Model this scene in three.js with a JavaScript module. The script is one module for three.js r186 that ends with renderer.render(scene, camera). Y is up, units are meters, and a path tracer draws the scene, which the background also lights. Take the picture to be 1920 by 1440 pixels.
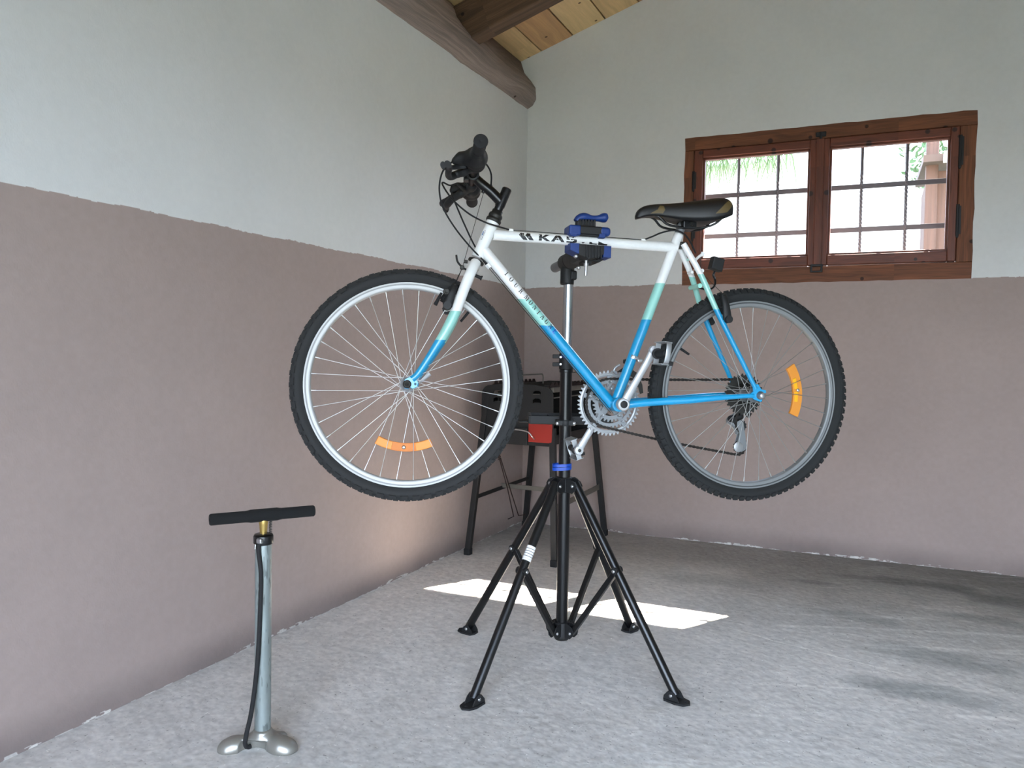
import * as THREE from 'three';
import { mergeGeometries } from 'three/addons/utils/BufferGeometryUtils.js';
import { RoundedBoxGeometry } from 'three/addons/geometries/RoundedBoxGeometry.js';
import { MarchingCubes } from 'three/addons/objects/MarchingCubes.js';

// ---------------------------------------------------------------- camera, sky, sun, exposure
const scene = new THREE.Scene();
const camera = new THREE.PerspectiveCamera(51.66, 4 / 3, 0.05, 200);
camera.position.set(1.9227, 1.02, 4.3904);
camera.rotation.set(-0.03787, 0.42756, 0.01423, 'YXZ');

const SUN = new THREE.Vector3(0.6, 1.27, -1).normalize();
{ // hazy bright sky, the same all round: white at the horizon, pale blue overhead
  const w = 256, h = 128, d = new Float32Array(w * h * 4);
  for (let y = 0; y < h; y++) for (let x = 0; x < w; x++) {
    const el = ((y + 0.5) / h - 0.5) * Math.PI, t = Math.pow(Math.max(0, Math.sin(el)), 0.6), i = (y * w + x) * 4;
    const c = [0.86 - 0.4 * t, 0.96 - 0.34 * t, 1.08 - 0.16 * t];
    for (let k = 0; k < 3; k++) d[i + k] = el < 0 ? 0.3 : c[k];
    d[i + 3] = 1;
  }
  const t = new THREE.DataTexture(d, w, h, THREE.RGBAFormat, THREE.FloatType);
  t.mapping = THREE.EquirectangularReflectionMapping; t.magFilter = THREE.LinearFilter; t.needsUpdate = true;
  scene.background = t;
}

const sun = new THREE.DirectionalLight(0xfff4e8, 8);
sun.position.copy(SUN).multiplyScalar(20).add(new THREE.Vector3(1.5, 0, 2));
sun.target.position.set(1.5, 0, 2);
sun.castShadow = true;
sun.shadow.mapSize.set(2048, 2048);
Object.assign(sun.shadow.camera, { left: -8, right: 8, top: 8, bottom: -8, near: 1, far: 60 });
scene.add(sun, sun.target);

const renderer = new THREE.WebGLRenderer({ antialias: true });
renderer.toneMapping = THREE.LinearToneMapping;
renderer.toneMappingExposure = 15.8;
renderer.shadowMap.enabled = true;

// ---------------------------------------------------------------- small maths
const V = (x, y, z) => new THREE.Vector3(x, y, z);
const V3 = (a) => new THREE.Vector3(a[0], a[1], a[2]);
let seed = 12345;
const rnd = () => { seed = (seed * 1664525 + 1013904223) >>> 0; return seed / 4294967296; };
const rr = (a, b) => a + (b - a) * rnd();
const clamp = (x, a, b) => Math.min(b, Math.max(a, x));
const smooth = (a, b, x) => { const t = clamp((x - a) / (b - a), 0, 1); return t * t * (3 - 2 * t); };
const mix = (a, b, t) => a + (b - a) * t;
const hash = (x, y, s) => { let h = Math.imul(x, 374761393) + Math.imul(y, 668265263) + Math.imul(s, 2147483647 - 57); h = Math.imul(h ^ (h >>> 13), 1274126177); return ((h ^ (h >>> 16)) >>> 0) / 4294967296; };
function vnoise(x, y, s = 1) {
  const ix = Math.floor(x), iy = Math.floor(y), fx = x - ix, fy = y - iy, u = fx * fx * (3 - 2 * fx), v = fy * fy * (3 - 2 * fy);
  return mix(mix(hash(ix, iy, s), hash(ix + 1, iy, s), u), mix(hash(ix, iy + 1, s), hash(ix + 1, iy + 1, s), u), v);
}
function fbm(x, y, o = 4, s = 1) { let a = 0.5, t = 0, n = 0; for (let i = 0; i < o; i++) { t += a * vnoise(x, y, s + i * 7); n += a; a *= 0.5; const q = x * 1.624 - y * 1.218; y = x * 1.218 + y * 1.624 + 5.3; x = q; } return t / n; }

// ---------------------------------------------------------------- textures
function dataTex(w, h, fn, srgb = true) {          // fn(u, v) -> [r, g, b] 0..255, v upwards
  const d = new Uint8Array(w * h * 4);
  for (let y = 0; y < h; y++) for (let x = 0; x < w; x++) {
    const c = fn((x + 0.5) / w, (y + 0.5) / h), i = (y * w + x) * 4;
    d[i] = clamp(c[0], 0, 255); d[i + 1] = clamp(c[1], 0, 255); d[i + 2] = clamp(c[2], 0, 255); d[i + 3] = 255;
  }
  const t = new THREE.DataTexture(d, w, h, THREE.RGBAFormat);
  t.magFilter = THREE.LinearFilter; t.minFilter = THREE.LinearFilter;
  t.wrapS = t.wrapT = THREE.RepeatWrapping;
  if (srgb) t.colorSpace = THREE.SRGBColorSpace;
  t.needsUpdate = true;
  return t;
}
function canvasTex(w, h, draw) {
  const c = document.createElement('canvas'); c.width = w; c.height = h;
  draw(c.getContext('2d'), w, h);
  const t = new THREE.CanvasTexture(c); t.colorSpace = THREE.SRGBColorSpace;
  t.wrapS = t.wrapT = THREE.ClampToEdgeWrapping;
  return t;
}
const rep = (t, x, y) => { const c = t.clone(); c.repeat.set(x, y); c.needsUpdate = true; return c; };

// ---------------------------------------------------------------- materials
const std = (o) => new THREE.MeshStandardMaterial(o);
const phys = (o) => new THREE.MeshPhysicalMaterial(o);
const M = {
  blackMetal: std({ color: 0x070708, roughness: 0.3 }),
  blackPlastic: std({ color: 0x0c0c0d, roughness: 0.6 }),
  greyPlastic: std({ color: 0x161617, roughness: 0.6 }),
  rubber: std({ color: 0x111112, roughness: 0.8 }),
  foam: std({ color: 0x0a0a0a, roughness: 0.95 }),
  tire: std({ color: 0x252525, roughness: 0.85 }),
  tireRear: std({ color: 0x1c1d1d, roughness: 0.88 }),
  blue: std({ color: 0x0a3070, roughness: 0.5 }),
  strap: phys({ color: 0x0a44a8, roughness: 0.4 }),
  alu: std({ color: 0xa2a4a5, roughness: 0.45, metalness: 0.7 }),
  aluDull: std({ color: 0x85888a, roughness: 0.5, metalness: 0.65 }),
  crank: std({ color: 0xbcbebf, roughness: 0.5, metalness: 0.55 }),
  rim: std({ color: 0xb2b2b0, roughness: 0.55, metalness: 0.5 }),
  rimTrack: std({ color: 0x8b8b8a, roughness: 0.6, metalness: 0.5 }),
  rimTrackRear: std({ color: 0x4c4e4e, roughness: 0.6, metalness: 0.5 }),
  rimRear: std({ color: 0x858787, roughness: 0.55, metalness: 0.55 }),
  steel: std({ color: 0xbfc1c3, roughness: 0.28, metalness: 0.95 }),
  spoke: std({ color: 0xc4c4c2, roughness: 0.3, metalness: 0.9 }),
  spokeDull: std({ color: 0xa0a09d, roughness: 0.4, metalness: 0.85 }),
  chrome: std({ color: 0xb4b9be, roughness: 0.22, metalness: 0.95 }),
  darkSteel: std({ color: 0x3a3936, roughness: 0.5, metalness: 0.75 }),
  chain: std({ color: 0x2e2a27, roughness: 0.5, metalness: 0.7 }),
  white: phys({ color: 0xe9e9e6, roughness: 0.35, clearcoat: 0.5 }),
  mint: phys({ color: 0x9bd6c6, roughness: 0.35, clearcoat: 0.5 }),
  frameBlue: phys({ color: 0x0a92c4, roughness: 0.35, clearcoat: 0.5 }),
  brass: std({ color: 0xb59a5a, roughness: 0.35, metalness: 0.8 }),
  orange: std({ color: 0xc9700a, roughness: 0.5 }),
  orangeLight: std({ color: 0xd98a2c, roughness: 0.5 }),
  yellow: std({ color: 0xf0ae00, roughness: 0.5 }),
  grillBlack: std({ color: 0x0a0a0a, roughness: 0.58 }),
  grillInside: std({ color: 0x0b0a0a, roughness: 0.95 }),
  grillGrey: std({ color: 0x6b675f, roughness: 0.5, metalness: 0.5 }),
  rust: std({ color: 0x2c1c17, roughness: 0.9 }),
  red: std({ color: 0x8e1c0d, roughness: 0.55 }),
  iron: std({ color: 0x2a2a2c, roughness: 0.6, metalness: 0.4 }),
  ironDusty: std({ color: 0x4e5258, roughness: 0.85 }),
  paper: std({ color: 0xe8e8e6, roughness: 0.8 }),
  glass: phys({ color: 0xffffff, roughness: 0, metalness: 0, transmission: 1, thickness: 0, ior: 1.5 }),
  pump: std({ color: 0xa9b0b2, roughness: 0.33, metalness: 0.75 }),
  pumpBase: std({ color: 0x97958e, roughness: 0.36, metalness: 0.65 }),
};

// ---------------------------------------------------------------- geometry helpers
const X1 = V(1, 0, 0), Y1 = V(0, 1, 0), Z1 = V(0, 0, 1);
const clean = (g) => { const n = g.index ? g.toNonIndexed() : g; for (const k of Object.keys(n.attributes)) if (!['position', 'normal', 'uv'].includes(k)) n.deleteAttribute(k); if (!n.attributes.uv) n.setAttribute('uv', new THREE.Float32BufferAttribute(new Float32Array(n.attributes.position.count * 2), 2)); n.morphAttributes = {}; return n; };
const join = (...gs) => mergeGeometries(gs.flat(9).map(clean), false);
const at = (g, p, r) => { if (r) { g.rotateX(r[0] || 0); g.rotateY(r[1] || 0); g.rotateZ(r[2] || 0); } return g.translate(p[0], p[1], p[2]); };
const box = (w, h, d, p = [0, 0, 0], r) => at(new THREE.BoxGeometry(w, h, d), p, r);
const rbox = (w, h, d, rad, p = [0, 0, 0], r) => at(new RoundedBoxGeometry(w, h, d, 2, Math.min(rad, w / 2.01, h / 2.01, d / 2.01)), p, r);
function rod(a, b, r0, r1 = r0, seg = 12) {          // a straight round bar from a to b
  const A = V3(a), B = V3(b), d = B.clone().sub(A), L = d.length();
  const g = new THREE.CylinderGeometry(r1, r0, L, seg, 1);
  g.applyQuaternion(new THREE.Quaternion().setFromUnitVectors(Y1, d.normalize()));
  return g.translate((A.x + B.x) / 2, (A.y + B.y) / 2, (A.z + B.z) / 2);
}
function latheOn(pts, a, b, seg = 24) {              // pts [radius, distance along a->b]
  const A = V3(a), d = V3(b).sub(A).normalize();
  const g = new THREE.LatheGeometry(pts.map(([r, y]) => new THREE.Vector2(r, y)), seg);
  g.applyQuaternion(new THREE.Quaternion().setFromUnitVectors(Y1, d));
  return g.translate(A.x, A.y, A.z);
}
function latheZ(pts, seg = 48) { const g = new THREE.LatheGeometry(pts.map(([r, z]) => new THREE.Vector2(r, z)), seg); g.rotateX(Math.PI / 2); return g; }
// a swept tube through points; radius may be a number or a function of 0..1; flat = [along side, along up] scales; start vector fixes angle zero
function sweep(points, radius, { seg = 10, n = 0, start = null, flat = [1, 1], curve = true, caps = true, closed = false } = {}) {
  const P = points.map(V3);
  let C = P;
  if (curve) { const c = new THREE.CatmullRomCurve3(P, closed, 'centripetal'); C = c.getSpacedPoints(n || P.length * 6); }
  const N = C.length, rad = typeof radius === 'function' ? radius : () => radius;
  const T = C.map((p, i) => C[Math.min(N - 1, i + 1)].clone().sub(C[Math.max(0, i - 1)]).normalize());
  let nrm = start ? V3(start) : (Math.abs(T[0].z) < 0.9 ? V(0, 0, 1) : V(1, 0, 0));
  const pos = [], uv = [], idx = [];
  let s = 0; const S = [0];
  for (let i = 1; i < N; i++) { s += C[i].distanceTo(C[i - 1]); S.push(s); }
  for (let i = 0; i < N; i++) {
    nrm = nrm.clone().addScaledVector(T[i], -nrm.dot(T[i])).normalize();
    const bin = nrm.clone().cross(T[i]).normalize();
    const r = rad(S[i] / s);
    for (let j = 0; j <= seg; j++) {
      const a = (j / seg) * 2 * Math.PI - Math.PI, p = C[i].clone().addScaledVector(nrm, Math.cos(a) * r * flat[0]).addScaledVector(bin, Math.sin(a) * r * flat[1]);
      pos.push(p.x, p.y, p.z); uv.push(S[i] / s, j / seg);
    }
  }
  for (let i = 0; i < N - 1; i++) for (let j = 0; j < seg; j++) { const a = i * (seg + 1) + j, b = a + seg + 1; idx.push(a, a + 1, b, b, a + 1, b + 1); }
  const g = new THREE.BufferGeometry();
  if (caps && !closed) for (const e of [0, N - 1]) {
    const c = pos.length / 3, o = e * (seg + 1);
    pos.push(C[e].x, C[e].y, C[e].z); uv.push(e ? 1 : 0, 0.5);
    for (let j = 0; j <= seg; j++) { pos.push(pos[(o + j) * 3], pos[(o + j) * 3 + 1], pos[(o + j) * 3 + 2]); uv.push(e ? 1 : 0, 0.5); }
    for (let j = 0; j < seg; j++) e ? idx.push(c, c + 1 + j, c + 2 + j) : idx.push(c, c + 2 + j, c + 1 + j);
  }
  g.setAttribute('position', new THREE.Float32BufferAttribute(pos, 3));
  g.setAttribute('uv', new THREE.Float32BufferAttribute(uv, 2));
  g.setIndex(idx); g.computeVertexNormals();
  // orient outward
  const q = g.attributes.position, nn = g.attributes.normal, k = Math.floor(N / 2) * (seg + 1), out = V(q.getX(k), q.getY(k), q.getZ(k)).sub(C[Math.floor(N / 2)]);
  if (out.dot(V(nn.getX(k), nn.getY(k), nn.getZ(k))) < 0) { const ix = g.index.array; for (let i = 0; i < ix.length; i += 3) { const t = ix[i]; ix[i] = ix[i + 1]; ix[i + 1] = t; } g.computeVertexNormals(); }
  return g;
}
function extr(pts, depth, bevel = 0, holes = []) {    // polygon in x/y extruded along +z, centred on z = 0
  const s = new THREE.Shape(pts.map(([x, y]) => new THREE.Vector2(x, y)));
  for (const h of holes) s.holes.push(new THREE.Path(h.map(([x, y]) => new THREE.Vector2(x, y))));
  const g = new THREE.ExtrudeGeometry(s, { depth: Math.max(1e-4, depth - 2 * bevel), bevelEnabled: bevel > 0, bevelThickness: bevel, bevelSize: bevel, bevelOffset: -bevel, bevelSegments: 2, curveSegments: 8 });
  return g.translate(0, 0, -Math.max(1e-4, depth - 2 * bevel) / 2);
}
const ring = (r, n = 24, a0 = 0) => Array.from({ length: n }, (_, i) => [r * Math.cos(a0 + (i / n) * 2 * Math.PI), r * Math.sin(a0 + (i / n) * 2 * Math.PI)]);
// smooth union of tapered capsules [ax,ay,az, bx,by,bz, r0, r1]; cut(p) may trim
function blob(caps, cell, k = 0.008, cut = null, scaleY = 1) {
  const lo = V(1e9, 1e9, 1e9), hi = V(-1e9, -1e9, -1e9);
  for (const c of caps) for (const o of [0, 3]) { const r = Math.max(c[6], c[7]) + k + cell * 2; lo.min(V(c[o] - r, c[o + 1] - r, c[o + 2] - r)); hi.max(V(c[o] + r, c[o + 1] + r, c[o + 2] + r)); }
  const half = Math.max(hi.x - lo.x, hi.y - lo.y, hi.z - lo.z) / 2, mid = lo.clone().add(hi).multiplyScalar(0.5);
  const res = clamp(Math.ceil((2 * half) / cell), 16, 90), mc = new MarchingCubes(res, undefined, false, false, 200000);
  const p = V(), a = V(), b = V(), ab = V(), hs = res / 2;
  for (let z = 0; z < res; z++) for (let y = 0; y < res; y++) for (let x = 0; x < res; x++) {
    p.set((x - hs) / hs, (y - hs) / hs, (z - hs) / hs).multiplyScalar(half).add(mid);
    let d = 1e9;
    for (const c of caps) {
      a.set(c[0], c[1], c[2]); b.set(c[3], c[4], c[5]); ab.copy(b).sub(a);
      const t = clamp(p.clone().sub(a).dot(ab) / Math.max(1e-12, ab.lengthSq()), 0, 1), e = p.distanceTo(a.addScaledVector(ab, t)) - mix(c[6], c[7], t);
      const h = clamp(0.5 + (0.5 * (d - e)) / k, 0, 1);
      d = d > 1e8 ? e : mix(d, e, h) - k * h * (1 - h);
    }
    if (cut) d = Math.max(d, cut(p));
    mc.field[z * res * res + y * res + x] = -d;
  }
  mc.isolation = 0; mc.update();
  const n = mc.count, pos = new Float32Array(mc.positionArray.slice(0, n * 3)), nor = new Float32Array(mc.normalArray.slice(0, n * 3));
  for (let i = 0; i < n; i++) { pos[i * 3] = pos[i * 3] * half + mid.x; pos[i * 3 + 1] = pos[i * 3 + 1] * half + mid.y; pos[i * 3 + 2] = pos[i * 3 + 2] * half + mid.z; }
  const g = new THREE.BufferGeometry();
  g.setAttribute('position', new THREE.BufferAttribute(pos, 3)); g.setAttribute('normal', new THREE.BufferAttribute(nor, 3));
  return clean(g);
}

// ---------------------------------------------------------------- naming
const used = new Map();
const numbered = (n) => { const k = used.get(n) || 0; used.set(n, k + 1); return k ? n + '_' + String(k).padStart(3, '0') : n; };
const mesh = (name, geo, mat) => { const m = new THREE.Mesh(geo, mat); m.name = numbered(name); m.castShadow = m.receiveShadow = true; return m; };
function part(parent, name, geo, mat, label) { const m = mesh(name, Array.isArray(geo) ? join(geo) : geo, mat); if (label) m.userData.label = label; parent.add(m); return m; }
const parts = (parent, name, geos, mat, label) => geos.map((g) => part(parent, name, g, mat, label));   // alike pieces, each a part of its own
function sub(parent, name) { const g = new THREE.Group(); g.name = numbered(name); parent.add(g); return g; }
function tag(o, label, category, group, kind) { o.userData.label = label; if (category) o.userData.category = category; if (group) o.userData.group = group; if (kind) o.userData.kind = kind; return o; }
function thing(name, label, category, pos = [0, 0, 0], group) { const g = new THREE.Group(); g.name = numbered(name); g.position.set(...pos); scene.add(g); return tag(g, label, category, group); }
function struct(name, geo, mat, label) { const m = mesh(name, Array.isArray(geo) ? join(geo) : geo, mat); m.userData.kind = 'structure'; if (label) m.userData.label = label; scene.add(m); return m; }

// ---------------------------------------------------------------- the room shell
const PAINT = 1.417, ROOF = (x) => 2.783 + 0.32 * x, SLOPE = Math.atan(0.32);
function wallMap(seedN) {
  return dataTex(2048, 1460, (u, v) => {
    const s = u * 4.2, y = v * 3.0, wob = (vnoise(s * 9, 3, seedN) - 0.5) * 0.006 + (vnoise(s * 60, 5, seedN) - 0.5) * 0.003;
    const n = fbm(s * 3, y * 3, 4, seedN) - 0.5, f = fbm(s * 60, y * 60, 2, seedN + 3) - 0.5;
    if (y > PAINT + wob) { const k = 1 + n * 0.04 + f * 0.02; return [209 * k, 210 * k, 208 * k]; }
    let k = 1 + n * 0.06 + f * 0.035, c = [158, 142, 136];
    const dirt = smooth(0.12, 0.0, y) * (0.5 + fbm(s * 6, 1, 3, seedN + 9)) * 0.18;
    k *= 1 - dirt;
    const lime = 0.003 + 0.022 * Math.max(0, vnoise(s * 9, 7, seedN + 11) - 0.5);
    if (y < lime && vnoise(s * 60, y * 200, seedN + 13) > 0.5) return [190 * (1 + f * 0.3), 186 * (1 + f * 0.3), 180 * (1 + f * 0.3)];
    return [c[0] * k, c[1] * k, c[2] * k];
  });
}
const plasterBump = dataTex(512, 512, (u, v) => {
  let h = 0; for (const [f, a] of [[8, 0.5], [32, 0.5], [96, 0.6]]) { const x = u * f, y = v * f, wx = smooth(0, 1, u), wy = smooth(0, 1, v); h += a * mix(mix(vnoise(x, y, f), vnoise(x - f, y, f), wx), mix(vnoise(x, y - f, f), vnoise(x - f, y - f, f), wx), wy); }
  const g = (h / 1.6) * 255; return [g, g, g];
}, false);
const MW = { left: wallMap(11), back: wallMap(29) };
for (const t of Object.values(MW)) { t.wrapS = t.wrapT = THREE.MirroredRepeatWrapping; t.repeat.set(1 / 4.2, 1 / 3.0); }
const pb = rep(plasterBump, 3.2, 2.4);
const wallMat = (map) => std({ map, bumpMap: pb, bumpScale: 0.0006, roughness: 0.92 });
const plainWall = std({ color: 0xc7c8c4, bumpMap: pb, bumpScale: 0.0006, roughness: 0.92 });
// wall with uv in metres
function metricBox(w, h, d, c) {
  const g = box(w, h, d, c).toNonIndexed(), p = g.attributes.position, n = g.attributes.normal, u = g.attributes.uv;
  for (let i = 0; i < p.count; i++) Math.abs(n.getX(i)) > 0.5 ? u.setXY(i, p.getZ(i), p.getY(i)) : Math.abs(n.getY(i)) > 0.5 ? u.setXY(i, p.getX(i), p.getZ(i)) : u.setXY(i, p.getX(i), p.getY(i));
  return g;
}
const FRONT = 5.3, RIGHT = 4.2;
struct('wall_left', metricBox(0.3, 2.63, FRONT + 0.6, [-0.15, 1.165, FRONT / 2]), wallMat(MW.left), 'left wall, white above and brown paint below');
{
  const WX = [0.945, 2.337], WY = [1.413, 2.214];
  const hole = []; const N = 24;
  for (let i = 0; i < N; i++) hole.push([mix(WX[0], WX[1], i / N), WY[0] + rr(-0.002, 0.002)]);
  for (let i = 0; i < 12; i++) hole.push([WX[1] + rr(-0.003, 0.003), mix(WY[0], WY[1], i / 12)]);
  for (let i = 0; i < N; i++) hole.push([mix(WX[1], WX[0], i / N), WY[1] + rr(-0.003, 0.003)]);
  for (let i = 0; i < 12; i++) hole.push([WX[0] + rr(-0.003, 0.003), mix(WY[1], WY[0], i / 12)]);
  const g = extr([[-0.3, -0.15], [RIGHT + 0.3, -0.15], [RIGHT + 0.3, ROOF(RIGHT + 0.3)], [-0.3, ROOF(-0.3)]], 0.3, 0, [hole]).translate(0, 0, -0.15);
  struct('wall_back', g, wallMat(MW.back), 'back wall with the wooden window, white above and brown paint below');
  struct('wall_right', metricBox(0.3, 4.3, FRONT + 0.6, [RIGHT + 0.15, 2.0, FRONT / 2]), plainWall);
  const door = [[0.9, 0.0], [4.1, 0.0], [4.1, 2.0], [0.9, 2.0]];
  struct('wall_front', extr([[-0.3, -0.15], [RIGHT + 0.3, -0.15], [RIGHT + 0.3, ROOF(RIGHT + 0.3)], [-0.3, ROOF(-0.3)]], 0.3, 0, [door]).translate(0, 0, FRONT + 0.15), plainWall);
}
// floor
const BLOTS = [[2.1, 0.36, 0.3, 0.09, 0.75], [1.72, 0.55, 0.12, 0.04, 0.5], [2.16, 1.32, 0.24, 0.11, 0.7], [2.05, 1.68, 0.26, 0.07, 0.75], [1.9, 1.0, 0.2, 0.08, 0.55], [2.42, 0.5, 0.2, 0.12, 0.7], [2.3, 0.8, 0.22, 0.08, 0.6], [1.3, 0.75, 0.3, 0.12, 0.35], [2.5, 1.5, 0.2, 0.1, 0.5]];
const floorMap = dataTex(2048, 2048, (u, v) => {
  const x = u * 4, z = v * 4;
  const big = fbm(x * 1.3 + 7, z * 1.3, 4, 41) - 0.5, mid = fbm(x * 6, z * 6, 4, 47) - 0.5, fine = fbm(x * 70, z * 70, 3, 53) - 0.5;
  let k = 1 + big * 0.2 + mid * 0.1 + fine * 0.16 + (fbm(x * 25 + z * 8, z * 60 - x * 20, 3, 59) - 0.5) * 0.1;
  let c = [213, 210, 205];
  // oil and damp stains: a dull region by the back right, with darker blots in it
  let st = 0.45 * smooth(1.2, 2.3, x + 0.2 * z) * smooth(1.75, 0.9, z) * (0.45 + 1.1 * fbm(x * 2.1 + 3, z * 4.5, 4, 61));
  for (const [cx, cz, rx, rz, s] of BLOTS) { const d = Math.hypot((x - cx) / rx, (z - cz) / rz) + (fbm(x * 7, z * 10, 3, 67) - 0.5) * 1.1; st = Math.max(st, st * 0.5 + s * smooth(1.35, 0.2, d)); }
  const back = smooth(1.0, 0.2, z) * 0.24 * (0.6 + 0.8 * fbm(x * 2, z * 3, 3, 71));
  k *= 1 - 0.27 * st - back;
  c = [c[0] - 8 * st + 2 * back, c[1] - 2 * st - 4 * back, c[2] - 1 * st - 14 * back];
  // pale scraped streaks
  const sx = x * 2.2 + (vnoise(x * 3, z * 3, 83) - 0.5) * 1.2, sz = z * 17 + x * 6;
  const streak = 0.55 * smooth(0.64, 0.82, fbm(sx, sz, 3, 79)) * smooth(1.2, 1.8, x);
  k += streak * 0.16;
  const pit = vnoise(x * 130, z * 130, 91); if (pit > 0.955) k *= 0.72;
  const pale = vnoise(x * 110, z * 110, 97); if (pale > 0.972) k *= 1.2;
  const crack = Math.abs(z - (1.395 + 0.32 * (x - 1.55) + 0.02 * (fbm(x * 8, 1, 3, 101) - 0.5))); if (x > 1.45 && x < 2.2) k += 0.13 * smooth(0.006, 0.001, crack) * smooth(2.2, 1.8, x);
  const thin = Math.abs(z - (1.315 + 0.012 * (fbm(x * 9, 2, 3, 103) - 0.5) - 0.02 * x)); if (x > 0.3 && x < 1.5) k *= 1 - 0.25 * smooth(0.0025, 0.0005, thin) * smooth(0.3, 0.5, vnoise(x * 12, 1, 5));
  return [c[0] * k, c[1] * k, c[2] * k];
});
floorMap.wrapS = floorMap.wrapT = THREE.MirroredRepeatWrapping; floorMap.repeat.set(1 / 4, 1 / 4);
const floorBump = dataTex(1024, 1024, (u, v) => { const g = 128 + 200 * (fbm(u * 90, v * 90, 3, 107) - 0.5) + 60 * (fbm(u * 12, v * 12, 3, 109) - 0.5) - (vnoise(u * 260, v * 260, 113) > 0.95 ? 70 : 0); return [g, g, g]; }, false);
floorBump.wrapS = floorBump.wrapT = THREE.MirroredRepeatWrapping; floorBump.repeat.set(0.5, 0.5);
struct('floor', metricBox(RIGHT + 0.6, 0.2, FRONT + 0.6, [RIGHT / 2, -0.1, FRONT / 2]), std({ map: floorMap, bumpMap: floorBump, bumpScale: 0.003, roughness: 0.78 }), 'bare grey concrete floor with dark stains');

// wood textures
function woodTex(base, w, h, wm, hm, s, knots = 5, dark = 0.35) {   // grain along v
  const K = Array.from({ length: knots }, () => [rr(0.15, 0.85) * wm, rr(0, 1) * hm, rr(0.006, 0.013)]);
  return dataTex(w, h, (u, v) => {
    const x = u * wm, y = v * hm; let dx = 0, kn = 0;
    for (const [kx, ky, kr] of K) { const d = Math.hypot(x - kx, (y - ky) * 0.6); dx += (x - kx) * Math.exp(-d / (kr * 3)) * 2; kn = Math.max(kn, smooth(kr * 1.3, kr * 0.7, Math.hypot(x - kx, y - ky))); }
    const g = fbm((x - dx) * 60 + fbm(x * 4, y * 1.5, 3, s) * 6, y * 2.2, 4, s + 1), f = fbm(x * 500, y * 14, 2, s + 5);
    let k = 1 + (g - 0.5) * dark + (f - 0.5) * dark * 0.5; k *= 1 - kn * 0.55;
    return [base[0] * k, base[1] * k * (1 - kn * 0.1), base[2] * k * (1 - kn * 0.2)];
  });
}
const pine = [woodTex([208, 176, 126], 256, 1024, 0.2, 1.6, 5, 5, 0.16), woodTex([192, 152, 106], 256, 1024, 0.2, 1.6, 15, 6, 0.2), woodTex([214, 184, 134], 256, 1024, 0.2, 1.6, 25, 3, 0.14)];
const pineMat = pine.map((t) => std({ map: rep(t, 1 / 0.2, 1 / 1.6), roughness: 0.75 }));
const oldWood = woodTex([136, 122, 114], 256, 1024, 0.25, 2, 35, 5, 0.4);
const beamMat = std({ map: rep(oldWood, 4, 0.5), roughness: 0.9, bumpMap: rep(oldWood, 4, 0.5), bumpScale: 0.002 });
const rafterTex = woodTex([86, 66, 50], 256, 1024, 0.25, 2, 45, 5, 0.55);
const rafterMat = std({ map: rep(rafterTex, 4, 0.5), roughness: 0.85 });
// ceiling: boards laid along z over the rafters, and the roof above them
{
  const c = new THREE.Group(); c.name = 'ceiling'; c.userData.kind = 'structure'; c.userData.label = 'pale pine boards of the sloping ceiling'; scene.add(c);
  const wUnit = 0.195, cs = Math.cos(SLOPE), bw = wUnit / cs;
  const L = FRONT + 0.5;
  const geo = rbox(bw - 0.007, 0.022, L, 0.003);
  { const p = geo.attributes.position, u = geo.attributes.uv, n = geo.attributes.normal; for (let i = 0; i < p.count; i++) u.setXY(i, p.getX(i) + 0.1, p.getZ(i)); }
  for (let i = -1; i < 23; i++) {
    const xm = 0.083 + wUnit * (i - 0.5), m = pineMat[(i * 7 + 30) % 3];
    const g = geo.clone(); { const u = g.attributes.uv, o = rr(0, 1.6); for (let k = 0; k < u.count; k++) u.setY(k, u.getY(k) + o); }
    const p = part(c, 'plank', g, m);
    p.position.set(xm - 0.011 * Math.sin(SLOPE), ROOF(xm) + 0.011 * cs + rr(-0.0015, 0.0015), L / 2 - 0.1); p.rotation.z = SLOPE;
  }
  const roofL = 5.6, g = box(roofL, 0.1, FRONT + 1.4);
  const r = struct('roof', g, std({ color: 0x6b4a38, roughness: 0.9 })); r.position.set(2.0, ROOF(2.0) + 0.09, FRONT / 2); r.rotation.z = SLOPE;
}
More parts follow.
